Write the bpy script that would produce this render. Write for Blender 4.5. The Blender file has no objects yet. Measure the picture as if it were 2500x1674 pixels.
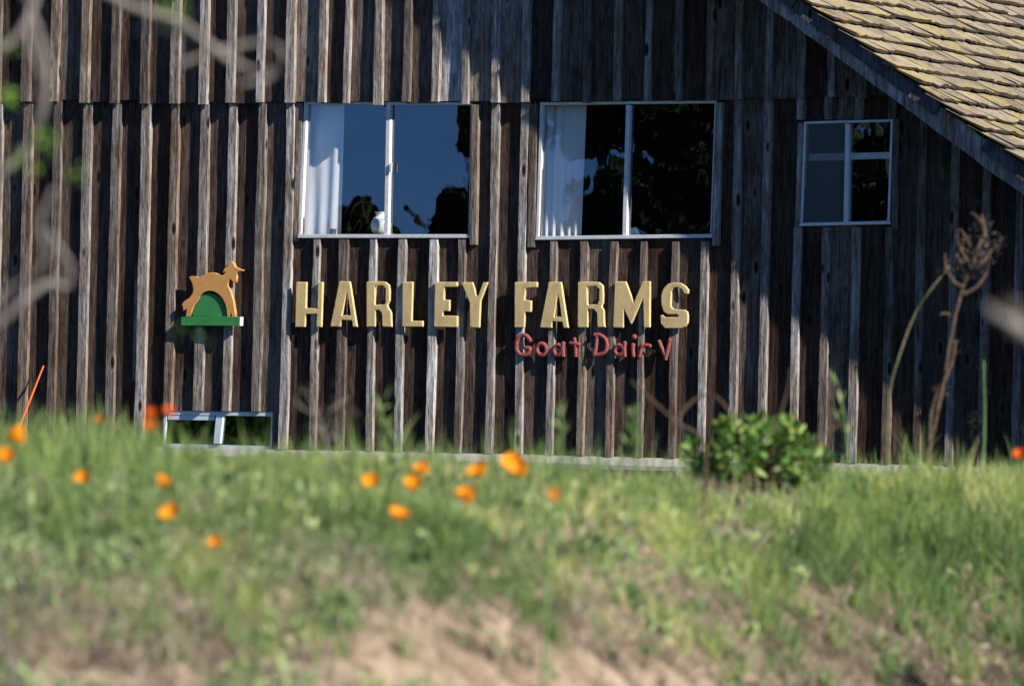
import bpy, bmesh, math, random
import numpy as np
from mathutils import Vector, Matrix

random.seed(7); rng = np.random.default_rng(7)
sc = bpy.context.scene
COL = sc.collection
rad = math.radians

# ------------------------------------------------------------------ camera
THETA, PHI, ROLL, DIST, FPX = rad(28), rad(1.6), rad(1.35), 75.0, 20161.0
TARGET = Vector((0, 0, 1.2))
Fv = Vector((-math.sin(THETA) * math.cos(PHI), math.cos(THETA) * math.cos(PHI), math.sin(PHI)))
R0 = Vector((math.cos(THETA), math.sin(THETA), 0))
U0 = R0.cross(Fv)
Rv = R0 * math.cos(ROLL) + U0 * math.sin(ROLL)
Uv = U0 * math.cos(ROLL) - R0 * math.sin(ROLL)
CAM = TARGET - Fv * DIST
cam_d = bpy.data.cameras.new('camera')
cam_d.sensor_width = 36
cam_d.lens = 36 * FPX / 2500
cam_d.clip_start, cam_d.clip_end = 0.5, 6000
cam_d.dof.use_dof = True
cam_d.dof.focus_distance = DIST - 0.2
cam_d.dof.aperture_fstop = 4.2
cam_d.dof.aperture_blades = 9
cam = bpy.data.objects.new('camera', cam_d)
cam.matrix_world = Matrix(((Rv.x, Uv.x, -Fv.x, CAM.x), (Rv.y, Uv.y, -Fv.y, CAM.y), (Rv.z, Uv.z, -Fv.z, CAM.z), (0, 0, 0, 1)))
COL.objects.link(cam)
sc.camera = cam

# ------------------------------------------------------------------ sky, sun, exposure
SUN_TO = Vector((3.43, -1.0, 2.38)).normalized()
world = bpy.data.worlds.new('World'); sc.world = world
world.use_nodes = True
wn = world.node_tree.nodes; wl = world.node_tree.links
sky = wn.new('ShaderNodeTexSky'); sky.sky_type = 'NISHITA'; sky.sun_disc = False
sky.sun_elevation = math.asin(SUN_TO.z)
sky.sun_rotation = math.atan2(SUN_TO.x, SUN_TO.y)
sky.altitude = 8000; sky.air_density = 1.0; sky.dust_density = 0.0; sky.ozone_density = 9.0     # very clear, deep blue sky
wl.new(sky.outputs[0], wn['Background'].inputs[0])
wn['Background'].inputs[1].default_value = 0.095
sun_d = bpy.data.lights.new('sun', 'SUN'); sun_d.energy = 5.0; sun_d.angle = rad(0.53); sun_d.color = (1.0, 0.93, 0.82)
sun = bpy.data.objects.new('sun', sun_d)
sun.rotation_euler = SUN_TO.to_track_quat('Z', 'Y').to_euler(); sun.location = (20, -20, 20)
COL.objects.link(sun)
sc.view_settings.view_transform = 'Standard'; sc.view_settings.look = 'None'
sc.view_settings.exposure = 0.75; sc.view_settings.gamma = 1
sc.cycles.use_denoising = True
sc.cycles.max_bounces = 5; sc.cycles.diffuse_bounces = 2; sc.cycles.glossy_bounces = 3; sc.cycles.transparent_max_bounces = 10
sc.cycles.use_adaptive_sampling = True; sc.cycles.adaptive_threshold = 0.02

# ------------------------------------------------------------------ helpers
def ray(px, py):
    return Fv * FPX + Rv * (px - 1250) - Uv * (py - 837)
def onY(px, py, y=0.0):                       # photo point -> point on a plane parallel to the wall
    d = ray(px, py); t = (y - CAM.y) / d.y
    return CAM + d * t
def atW(px, py, w):                           # photo point -> point at distance w along the view axis
    return CAM + ray(px, py) * (w / FPX)
def to_px(p):
    v = Vector(p) - CAM; z = v.dot(Fv)
    return 1250 + FPX * v.dot(Rv) / z, 837 - FPX * v.dot(Uv) / z

def link(name, me, mat=None, parent=None, loc=None):
    o = bpy.data.objects.new(name, me); COL.objects.link(o)
    if mat is not None and me is not None and len(me.materials) == 0: me.materials.append(mat)
    if parent is not None: o.parent = parent
    if loc is not None: o.location = loc
    return o
def empty(name, loc=(0, 0, 0)):
    o = bpy.data.objects.new(name, None); COL.objects.link(o); o.location = loc; o.empty_display_size = 0.2
    return o
def tag(o, label=None, cat=None, group=None, kind=None):
    if label: o['label'] = label
    if cat: o['category'] = cat
    if group: o['group'] = group
    if kind: o['kind'] = kind
    return o
def wpos(o):
    p = Vector(o.location)
    while o.parent: o = o.parent; p += o.location
    return p
def mesh_from(verts, faces, smooth=False, origin=None):
    me = bpy.data.meshes.new('m')
    if origin is not None: verts = [Vector(v) - Vector(origin) for v in verts]
    me.from_pydata([tuple(v) for v in verts], [], faces); me.update()
    if smooth: me.polygons.foreach_set('use_smooth', [True] * len(me.polygons))
    return me
def part(name, verts, faces, mat, parent=None, smooth=False, bevel=0.0):
    """one mesh object, origin at the bottom centre of its bounds (world verts in)"""
    vs = [Vector(v) for v in verts]
    lo = Vector([min(v[i] for v in vs) for i in range(3)]); hi = Vector([max(v[i] for v in vs) for i in range(3)])
    org = Vector(((lo.x + hi.x) / 2, (lo.y + hi.y) / 2, lo.z))
    me = mesh_from(vs, faces, smooth, org)
    bm = bmesh.new(); bm.from_mesh(me)
    bmesh.ops.recalc_face_normals(bm, faces=bm.faces)
    if bevel: bmesh.ops.bevel(bm, geom=list(bm.edges), offset=bevel, segments=1, affect='EDGES')
    bm.to_mesh(me); bm.free()
    o = link(name, me, mat, parent)
    o.location = org - (wpos(parent) if parent else Vector((0, 0, 0)))
    return o
def prism(name, poly, yf, yb, mat, parent=None, bevel=0.0):
    """poly: list of (X,Z) on the wall, extruded from yf (front) to yb (back)"""
    n = len(poly)
    vs = [(x, yf, z) for x, z in poly] + [(x, yb, z) for x, z in poly]
    fs = [list(range(n)), list(range(2 * n - 1, n - 1, -1))] + [[i, i + n, (i + 1) % n + n, (i + 1) % n] for i in range(n)]
    return part(name, vs, fs, mat, parent, bevel=bevel)
def prism_px(name, pts, yf, yb, mat, parent=None, bevel=0.0):
    q = [onY(x, y, yf) for x, y in pts]
    return prism(name, [(p.x, p.z) for p in q], yf, yb, mat, parent, bevel)
def smooth_path(pts, rads, sub=6):
    P = [Vector(p) for p in pts]; out = []; ro = []
    for i in range(len(P) - 1):
        p0, p1, p2, p3 = P[max(i - 1, 0)], P[i], P[i + 1], P[min(i + 2, len(P) - 1)]
        for k in range(sub):
            t = k / sub
            out.append(0.5 * ((2 * p1) + (p2 - p0) * t + (2 * p0 - 5 * p1 + 4 * p2 - p3) * t * t + (3 * p1 - p0 - 3 * p2 + p3) * t ** 3))
            ro.append(rads[i] * (1 - t) + rads[i + 1] * t)
    out.append(P[-1]); ro.append(rads[-1])
    return out, ro
def tube_vf(path, rads, n=8, jit=0.0):
    vs, fs = [], []
    for i, p in enumerate(path):
        d = (path[min(i + 1, len(path) - 1)] - path[max(i - 1, 0)])
        d = d.normalized() if d.length > 1e-9 else Vector((0, 0, 1))
        a = d.cross(Vector((0.31, 0.87, 0.37))).normalized(); b = d.cross(a)
        for k in range(n):
            t = 2 * math.pi * k / n
            r = rads[i] * (1 + random.uniform(-jit, jit))
            vs.append(p + a * math.cos(t) * r + b * math.sin(t) * r)
    for i in range(len(path) - 1):
        for k in range(n):
            fs.append([i * n + k, i * n + (k + 1) % n, (i + 1) * n + (k + 1) % n, (i + 1) * n + k])
    fs.append(list(range(n - 1, -1, -1))); fs.append([(len(path) - 1) * n + k for k in range(n)])
    return vs, fs
def tubes(name, specs, mat, parent=None, n=8, sub=6, jit=0.0):
    V, F = [], []
    for pts, rads in specs:
        path, rr = smooth_path(pts, rads, sub)
        v, f = tube_vf(path, rr, n, jit); o = len(V)
        V += v; F += [[i + o for i in q] for q in f]
    return part(name, V, F, mat, parent, smooth=True)

# fast vegetation meshes
def np_mesh(name, verts, quads, tris, tint, mat, parent=None):
    me = bpy.data.meshes.new(name)
    nv = len(verts); nq = len(quads); nt = len(tris)
    me.vertices.add(nv); me.vertices.foreach_set('co', verts.astype(np.float32).ravel())
    loops = np.concatenate([quads.ravel(), tris.ravel()]).astype(np.int32)
    me.loops.add(len(loops)); me.loops.foreach_set('vertex_index', loops)
    me.polygons.add(nq + nt)
    st = np.concatenate([np.arange(nq) * 4, nq * 4 + np.arange(nt) * 3]).astype(np.int32)
    me.polygons.foreach_set('loop_start', st)
    me.update(calc_edges=True); me.validate()
    at = me.attributes.new('tint', 'FLOAT', 'POINT'); at.data.foreach_set('value', tint.astype(np.float32))
    return link(name, me, mat, parent)
def vnoise(x, y, seed=0):
    xi = np.floor(x).astype(np.int64); yi = np.floor(y).astype(np.int64); fx = x - xi; fy = y - yi
    fx = fx * fx * (3 - 2 * fx); fy = fy * fy * (3 - 2 * fy)
    def h(a, b):
        n = (a * 374761393 + b * 668265263 + seed * 1442695041) & 0xffffffff
        n = ((n ^ (n >> 13)) * 1274126177) & 0xffffffff
        return ((n ^ (n >> 16)) & 0xffff) / 65535.0
    return (h(xi, yi) * (1 - fx) + h(xi + 1, yi) * fx) * (1 - fy) + (h(xi, yi + 1) * (1 - fx) + h(xi + 1, yi + 1) * fx) * fy
def fbm(x, y, seed=0, o=3):
    return sum(vnoise(x * 2 ** k, y * 2 ** k, seed + k) * 0.5 ** k for k in range(o)) / sum(0.5 ** k for k in range(o))
def blades(name, roots, h, w, lean, mat, tint, az=None, up=None):
    n = len(roots)
    az = rng.uniform(0, 2 * np.pi, n) if az is None else az
    ld = np.stack([np.cos(az), np.sin(az), np.zeros(n)], 1)
    fa = rng.uniform(0, 2 * np.pi, n); side = np.stack([np.cos(fa), np.sin(fa), np.zeros(n)], 1)
    V = []
    for t, wf in ((0, 0.8), (0.4, 1.0), (0.75, 0.65)):
        c = roots + np.array([0, 0, 1.0]) * (h * (t - 0.25 * lean * t * t))[:, None] + ld * (h * lean * t * t)[:, None]
        V += [c - side * (w * wf / 2)[:, None], c + side * (w * wf / 2)[:, None]]
    V.append(roots + np.array([0, 0, 1.0]) * (h * (1 - 0.25 * lean))[:, None] + ld * (h * lean)[:, None])
    verts = np.stack(V, 1).reshape(-1, 3)
    b = (np.arange(n) * 7)[:, None]
    quads = np.concatenate([b + np.array([0, 1, 3, 2]), b + np.array([2, 3, 5, 4])])
    tris = b + np.array([4, 5, 6])
    return np_mesh(name, verts, quads, tris, np.repeat(tint, 7), mat)
def leaves(name, pos, size, mat, tint, parent=None, asp=0.55, updir=0.4, out=None):
    """small folded leaves (2 quads each) at pos"""
    n = len(pos)
    d = rng.normal(size=(n, 3)); d[:, 2] += updir
    if out is not None: d += out
    d /= np.linalg.norm(d, axis=1)[:, None]
    s = np.cross(d, rng.normal(size=(n, 3))); s /= np.linalg.norm(s, axis=1)[:, None]
    nn = np.cross(d, s)
    L = size[:, None]; W = L * asp * 0.5
    base = pos; tip = pos + d * L; mid = pos + d * L * 0.5 - nn * L * 0.08
    a = pos + d * L * 0.45 + s * W + nn * L * 0.06; b = pos + d * L * 0.45 - s * W + nn * L * 0.06
    verts = np.stack([base, a, tip, b, mid], 1).reshape(-1, 3)
    o = (np.arange(n) * 5)[:, None]
    quads = np.zeros((0, 4), int)
    tris = np.concatenate([o + np.array([0, 1, 4]), o + np.array([1, 2, 4]), o + np.array([2, 3, 4]), o + np.array([3, 0, 4])])
    ob = np_mesh(name, verts, quads, tris, np.repeat(tint, 5), mat)
    if parent is not None: ob.parent = parent; ob.location = -wpos(parent)
    return ob

# ------------------------------------------------------------------ materials
class NT:
    def __init__(s, name):
        s.m = bpy.data.materials.new(name); s.m.use_nodes = True
        s.t = s.m.node_tree; s.n = s.t.nodes; s.b = s.n.get('Principled BSDF'); s.out = s.n['Material Output']
    def new(s, t, **kw):
        x = s.n.new(t)
        for k, v in kw.items(): setattr(x, k, v)
        return x
    def l(s, a, b): s.t.links.new(a, b)
    def val(s, sock, v):
        if hasattr(v, 'is_linked') or isinstance(v, bpy.types.NodeSocket): s.l(v, sock)
        else: sock.default_value = v
    def math(s, op, a, b=0.0, c=0.0):
        x = s.new('ShaderNodeMath', operation=op); s.val(x.inputs[0], a); s.val(x.inputs[1], b)
        if op in ('MULTIPLY_ADD', 'SMOOTH_MIN'): s.val(x.inputs[2], c)
        return x.outputs[0]
    def vmul(s, v, vec):
        x = s.new('ShaderNodeVectorMath', operation='MULTIPLY'); s.val(x.inputs[0], v); x.inputs[1].default_value = vec
        return x.outputs[0]
    def vadd(s, a, b):
        x = s.new('ShaderNodeVectorMath', operation='ADD'); s.val(x.inputs[0], a); s.val(x.inputs[1], b)
        return x.outputs[0]
    def noise(s, v, scale, detail=4, rough=0.55, dist=0.0):
        x = s.new('ShaderNodeTexNoise'); s.val(x.inputs['Vector'], v)
        x.inputs['Scale'].default_value = scale; x.inputs['Detail'].default_value = detail
        x.inputs['Roughness'].default_value = rough; x.inputs['Distortion'].default_value = dist
        return x.outputs['Fac']
    def ramp(s, f, stops):
        x = s.new('ShaderNodeValToRGB'); s.val(x.inputs[0], f); e = x.color_ramp.elements
        while len(e) < len(stops): e.new(0.5)
        for k, (p, c) in enumerate(stops):
            e[k].position = p; e[k].color = (c, c, c, 1) if not hasattr(c, '__len__') else (*c, 1)
        return x.outputs['Color']
    def mix(s, f, a, b, mode='MIX'):
        x = s.new('ShaderNodeMix', data_type='RGBA', blend_type=mode); s.val(x.inputs[0], f)
        for k, v in ((6, a), (7, b)):
            if isinstance(v, bpy.types.NodeSocket): s.l(v, x.inputs[k])
            else: x.inputs[k].default_value = (*v, 1)
        return x.outputs[2]
    def bump(s, h, strength, dist):
        x = s.new('ShaderNodeBump'); s.l(h, x.inputs['Height']); x.inputs['Strength'].default_value = strength; x.inputs['Distance'].default_value = dist
        s.l(x.outputs[0], s.b.inputs['Normal'])
    def set(s, col=None, rough=0.8, spec=0.25):
        if col is not None:
            if isinstance(col, bpy.types.NodeSocket): s.l(col, s.b.inputs['Base Color'])
            else: s.b.inputs['Base Color'].default_value = (*col, 1)
        s.b.inputs['Roughness'].default_value = rough
        s.b.inputs['Specular IOR Level'].default_value = spec
        return s.m
    def obj(s): return s.new('ShaderNodeTexCoord').outputs['Object']

def wood_mat(name, contrast=1.0, knots=True):
    k = NT(name); co = k.obj(); oi = k.new('ShaderNodeObjectInfo')
    off = k.new('ShaderNodeCombineXYZ')
    k.l(k.math('MULTIPLY', oi.outputs['Random'], 71.0), off.inputs[0]); k.l(k.math('MULTIPLY', oi.outputs['Random'], 33.0), off.inputs[2])
    c2 = k.vadd(co, off.outputs[0])
    warp = k.new('ShaderNodeTexNoise'); k.l(k.vmul(c2, (6, 6, 1.6)), warp.inputs['Vector']); warp.inputs['Scale'].default_value = 1.0
    wv = k.vmul(warp.outputs['Color'], (0.05, 0.05, 0.0))
    g = k.vadd(c2, wv)
    fine = k.noise(k.vmul(g, (1, 1, 0.025)), 150, 3, 0.6)
    mid = k.noise(k.vmul(g, (1, 1, 0.06)), 34, 3, 0.6)
    patch = k.noise(k.vmul(c2, (2.5, 2.5, 0.9)), 1.6, 3, 0.6)
    blot = k.noise(k.vmul(g, (1, 1, 0.3)), 30, 3, 0.65)
    gr = k.math('ADD', k.math('ADD', k.math('MULTIPLY', fine, 0.3), k.math('MULTIPLY', mid, 0.42)), k.math('MULTIPLY', blot, 0.28))
    f = k.ramp(gr, [(0.39, 0.0), (0.5, 0.45), (0.61, 1.0)])
    dark = k.mix(1.0, oi.outputs['Color'], (0.30, 0.26, 0.24), 'MULTIPLY')
    lite = k.mix(1.0, oi.outputs['Color'], (1.45, 1.42, 1.40), 'MULTIPLY')
    col = k.mix(f, dark, lite)
    grey = k.mix(1.0, col, (1.25, 1.30, 1.36), 'MULTIPLY')
    brown = k.mix(1.0, col, (0.86, 0.75, 0.67), 'MULTIPLY')
    col = k.mix(k.ramp(patch, [(0.36, 0.0), (0.62, 1.0)]), brown, grey)
    if knots:
        vo = k.new('ShaderNodeTexVoronoi'); k.l(k.vmul(c2, (5.5, 5.5, 2.0)), vo.inputs['Vector']); vo.inputs['Scale'].default_value = 1.0
        ring = k.ramp(vo.outputs['Distance'], [(0.10, 0.0), (0.16, 0.45), (0.26, 0.0)])
        col = k.mix(ring, col, lite)
        kn = k.ramp(vo.outputs['Distance'], [(0.08, 1.0), (0.15, 0.0)])
        col = k.mix(kn, col, (0.014, 0.010, 0.008))
    h = k.math('ADD', k.math('MULTIPLY', fine, 0.7), k.math('MULTIPLY', mid, 0.9))
    k.bump(k.math('ADD', h, k.math('MULTIPLY', blot, 1.2)), 1.0, 0.009)
    return k.set(col, 0.9, 0.15)

M = {}
M['wood'] = wood_mat('weathered_wood')
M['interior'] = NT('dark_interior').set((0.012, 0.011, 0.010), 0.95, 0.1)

k = NT('frame_paint'); n = k.noise(k.vmul(k.obj(), (1, 1, 1)), 25, 4)
M['frame'] = k.set(k.ramp(n, [(0.3, (0.50, 0.52, 0.55)), (0.7, (0.70, 0.71, 0.73))]), 0.35, 0.5)
k = NT('white_frame_paint'); n = k.noise(k.obj(), 18, 4)
M['frame_white'] = k.set(k.ramp(n, [(0.3, (0.46, 0.58, 0.64)), (0.7, (0.64, 0.73, 0.77))]), 0.4, 0.4)

def glass(name, rough_scale, refl):
    k = NT(name); k.n.remove(k.b)
    tr = k.new('ShaderNodeBsdfTransparent'); tr.inputs[0].default_value = (0.95, 0.97, 0.97, 1)
    gl = k.new('ShaderNodeBsdfGlossy'); gl.inputs['Roughness'].default_value = 0.0; gl.inputs['Color'].default_value = (1, 1, 1, 1)
    n = k.noise(k.vmul(k.obj(), (1.1, 1, 0.8)), rough_scale, 2, 0.4)
    bp = k.new('ShaderNodeBump'); k.l(n, bp.inputs['Height']); bp.inputs['Strength'].default_value = 0.25; bp.inputs['Distance'].default_value = 0.008
    k.l(bp.outputs[0], gl.inputs['Normal'])
    fr = k.new('ShaderNodeFresnel'); fr.inputs['IOR'].default_value = 1.5
    f2 = k.math('MINIMUM', k.math('MULTIPLY', fr.outputs[0], refl), 0.22)
    mx = k.new('ShaderNodeMixShader'); k.l(f2, mx.inputs[0]); k.l(tr.outputs[0], mx.inputs[1]); k.l(gl.outputs[0], mx.inputs[2])
    k.l(mx.outputs[0], k.out.inputs[0])
    return k.m
M['glass'] = glass('window_glass', 2.0, 2.7)

k = NT('insect_screen'); k.n.remove(k.b)
tr = k.new('ShaderNodeBsdfTransparent'); df = k.new('ShaderNodeBsdfDiffuse'); df.inputs[0].default_value = (0.16, 0.17, 0.18, 1)
mx = k.new('ShaderNodeMixShader'); mx.inputs[0].default_value = 0.5
k.l(tr.outputs[0], mx.inputs[1]); k.l(df.outputs[0], mx.inputs[2]); k.l(mx.outputs[0], k.out.inputs[0])
M['screen'] = k.m

def cloth(name, col, trans):
    k = NT(name); k.n.remove(k.b)
    n = k.noise(k.vmul(k.obj(), (1, 1, 0.2)), 60, 3)
    c = k.mix(n, tuple(x * 0.9 for x in col), col)
    d = k.new('ShaderNodeBsdfDiffuse'); t = k.new('ShaderNodeBsdfTranslucent'); k.l(c, d.inputs[0]); k.l(c, t.inputs[0])
    mx = k.new('ShaderNodeMixShader'); mx.inputs[0].default_value = trans
    k.l(d.outputs[0], mx.inputs[1]); k.l(t.outputs[0], mx.inputs[2]); k.l(mx.outputs[0], k.out.inputs[0])
    return k.m
M['curtain'] = cloth('white_sheer_curtain', (0.90, 0.90, 0.90), 0.12)

k = NT('gold_paint'); co = k.obj(); n = k.noise(co, 45, 5, 0.6); n2 = k.noise(k.vmul(co, (1, 1, 0.35)), 160, 4, 0.6)
c = k.ramp(n, [(0.3, (0.61, 0.45, 0.205)), (0.55, (0.66, 0.50, 0.24)), (0.8, (0.69, 0.54, 0.28))])
st = k.noise(k.vmul(co, (1, 1, 0.4)), 9, 4, 0.6)
c = k.mix(k.ramp(st, [(0.34, 0.55), (0.52, 0.0)]), c, (0.40, 0.30, 0.16))
k.bump(k.math('ADD', k.math('MULTIPLY', n, 0.4), n2), 0.55, 0.005); M['gold'] = k.set(c, 0.7, 0.25)
k = NT('red_paint'); co = k.obj(); n = k.noise(co, 50, 5, 0.6)
c = k.ramp(n, [(0.3, (0.22, 0.045, 0.048)), (0.6, (0.31, 0.085, 0.085)), (0.85, (0.45, 0.20, 0.18))])
k.bump(n, 0.9, 0.01); M['red'] = k.set(c, 0.7, 0.25)
k = NT('goat_paint'); n = k.noise(k.obj(), 14, 4)
M['goat'] = k.set(k.ramp(n, [(0.3, (0.56, 0.27, 0.085)), (0.7, (0.64, 0.33, 0.11))]), 0.6, 0.3)
k = NT('green_paint'); n = k.noise(k.obj(), 14, 4)
M['green'] = k.set(k.ramp(n, [(0.3, (0.035, 0.20, 0.055)), (0.7, (0.05, 0.25, 0.075))]), 0.55, 0.3)
M['board_end'] = NT('pale_board_end').set((0.75, 0.68, 0.58), 0.7)

k = NT('concrete'); co = k.obj(); n = k.noise(co, 6, 6, 0.65); n2 = k.noise(co, 60, 3)
k.bump(n2, 0.5, 0.005); M['concrete'] = k.set(k.ramp(n, [(0.3, (0.26, 0.25, 0.235)), (0.7, (0.42, 0.405, 0.38))]), 0.9, 0.2)

k = NT('cedar_shake'); co = k.obj(); oi = k.new('ShaderNodeObjectInfo'); ge = k.new('ShaderNodeNewGeometry')
off = k.new('ShaderNodeCombineXYZ'); k.l(k.math('MULTIPLY', oi.outputs['Random'], 50.0), off.inputs[0])
g = k.vadd(co, off.outputs[0])
gr = k.noise(k.vmul(g, (0.06, 1, 1)), 90, 4, 0.6)
li = k.noise(ge.outputs['Position'], 2.6, 6, 0.7); li2 = k.noise(g, 38, 4, 0.7)
mot = k.noise(ge.outputs['Position'], 9, 5, 0.7)
base = k.mix(gr, (0.15, 0.132, 0.105), (0.37, 0.33, 0.265))
base = k.mix(k.ramp(mot, [(0.3, 0.9), (0.52, 0.0)]), base, (0.085, 0.07, 0.05))
tone = k.mix(1.0, base, k.ramp(oi.outputs['Random'], [(0.0, (0.62, 0.62, 0.64)), (0.5, (0.95, 0.93, 0.9)), (1.0, (1.25, 1.2, 1.12))]), 'MULTIPLY')
lich = k.math('MULTIPLY', k.ramp(li, [(0.47, 0.0), (0.60, 1.0)]), k.ramp(li2, [(0.40, 0.0), (0.66, 0.85)]))
c = k.mix(lich, tone, (0.44, 0.34, 0.055))
k.bump(gr, 0.8, 0.006); M['shake'] = k.set(c, 0.9, 0.15)
k = NT('shake_end_grain_shade'); n = k.noise(k.obj(), 70, 4); M['shake_end_shade'] = k.set(k.ramp(n, [(0.3, (0.025, 0.019, 0.013)), (0.7, (0.10, 0.078, 0.052))]), 0.95, 0.1)  # dark end grain, blackened further on butts and sides to draw shadow lines

k = NT('glazed_pottery'); co = k.obj(); sep = k.new('ShaderNodeSeparateXYZ'); k.l(co, sep.inputs[0])
n = k.noise(co, 30, 3)
zz = k.math('ADD', sep.outputs[2], k.math('MULTIPLY', n, 0.01))
M['vase'] = k.set(k.ramp(zz, [(0.0, (0.72, 0.68, 0.55)), (0.07, (0.78, 0.78, 0.72)), (0.150, (0.42, 0.52, 0.66)), (0.172, (0.88, 0.86, 0.80))]), 0.25, 0.5)
M['paper'] = NT('white_card').set((0.8, 0.82, 0.84), 0.8)
M['tin'] = NT('dark_cup').set((0.12, 0.12, 0.14), 0.4)
M['orange_rod'] = NT('orange_rod_paint').set((0.62, 0.12, 0.03), 0.6)

def leaf_mat(name, stops, trans=0.42, rough=0.6):
    k = NT(name); at = k.new('ShaderNodeAttribute', attribute_name='tint')
    c = k.ramp(at.outputs['Fac'], stops)
    k.set(c, rough, 0.25)
    t = k.new('ShaderNodeBsdfTranslucent'); k.l(k.mix(1.0, c, (1.1, 1.15, 0.7), 'MULTIPLY'), t.inputs[0])
    mx = k.new('ShaderNodeMixShader'); mx.inputs[0].default_value = trans
    k.l(k.b.outputs[0], mx.inputs[1]); k.l(t.outputs[0], mx.inputs[2]); k.l(mx.outputs[0], k.out.inputs[0])
    return k.m
M['grass'] = leaf_mat('green_grass', [(0.0, (0.07, 0.14, 0.05)), (0.4, (0.21, 0.31, 0.095)), (0.75, (0.40, 0.47, 0.155)), (1.0, (0.60, 0.56, 0.30))])
M['straw'] = leaf_mat('dry_straw', [(0.0, (0.10, 0.075, 0.06)), (0.5, (0.32, 0.26, 0.20)), (1.0, (0.58, 0.50, 0.40))], 0.2)
M['weed'] = leaf_mat('weed_leaf', [(0.0, (0.05, 0.115, 0.05)), (0.5, (0.18, 0.28, 0.105)), (1.0, (0.42, 0.49, 0.23))], 0.3)
M['bush'] = leaf_mat('bush_leaf', [(0.0, (0.03, 0.09, 0.02)), (0.5, (0.13, 0.26, 0.05)), (1.0, (0.42, 0.50, 0.17))], 0.35)
M['deadleaf'] = leaf_mat('dead_leaf', [(0.0, (0.04, 0.03, 0.023)), (1.0, (0.24, 0.19, 0.145))], 0.1)
M['treeleaf'] = leaf_mat('dark_tree_leaf', [(0.0, (0.015, 0.028, 0.012)), (1.0, (0.04, 0.06, 0.025))], 0.15)
M['freshleaf'] = leaf_mat('fresh_leaf', [(0.0, (0.14, 0.28, 0.05)), (1.0, (0.26, 0.42, 0.09))], 0.4)
k = NT('poppy_petal'); oi = k.new('ShaderNodeObjectInfo'); c = oi.outputs['Color']
k.set(c, 0.5, 0.2); t = k.new('ShaderNodeBsdfTranslucent'); k.l(c, t.inputs[0])
mx = k.new('ShaderNodeMixShader'); mx.inputs[0].default_value = 0.35
k.l(k.b.outputs[0], mx.inputs[1]); k.l(t.outputs[0], mx.inputs[2]); k.l(mx.outputs[0], k.out.inputs[0]); M['petal'] = k.m
k = NT('plant_stem'); M['stem'] = k.set((0.10, 0.19, 0.05), 0.7)
k = NT('bark'); co = k.obj(); n = k.noise(co, 40, 5, 0.6); k.bump(n, 0.7, 0.01)
M['bark'] = k.set(k.ramp(n, [(0.3, (0.13, 0.115, 0.105)), (0.7, (0.27, 0.245, 0.225))]), 0.9)
k = NT('dry_stem'); n = k.noise(k.obj(), 60, 4); M['dry'] = k.set(k.ramp(n, [(0.3, (0.045, 0.030, 0.021)), (0.7, (0.12, 0.084, 0.058))]), 0.9)
k = NT('pale_dry_stem'); n = k.noise(k.obj(), 60, 4); M['paledry'] = k.set(k.ramp(n, [(0.3, (0.10, 0.10, 0.055)), (0.7, (0.19, 0.18, 0.10))]), 0.9)
k = NT('soil'); ge = k.new('ShaderNodeNewGeometry'); P = ge.outputs['Position']
n = k.noise(P, 1.6, 6, 0.65); n2 = k.noise(P, 22, 5, 0.65); n3 = k.noise(P, 7, 4, 0.6)
c = k.ramp(n, [(0.35, (0.24, 0.18, 0.125)), (0.55, (0.45, 0.355, 0.255)), (0.7, (0.57, 0.47, 0.355))])
c = k.mix(k.ramp(n3, [(0.52, 0.0), (0.66, 1.0)]), c, (0.11, 0.075, 0.055))
c = k.mix(k.math('MULTIPLY', n2, 0.5), c, (0.16, 0.12, 0.085))
at = k.new('ShaderNodeAttribute', attribute_name='tint')
c = k.mix(k.math('MINIMUM', at.outputs['Fac'], 1.0), c, k.mix(n2, (0.07, 0.058, 0.038), (0.24, 0.205, 0.14)))
c = k.mix(k.math('MINIMUM', k.math('MAXIMUM', k.math('SUBTRACT', at.outputs['Fac'], 1.0), 0.0), 1.0), c, k.mix(n3, (0.025, 0.04, 0.014), (0.055, 0.075, 0.026)))
k.bump(n2, 0.8, 0.03); M['soil'] = k.set(c, 0.95, 0.1)

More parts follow.
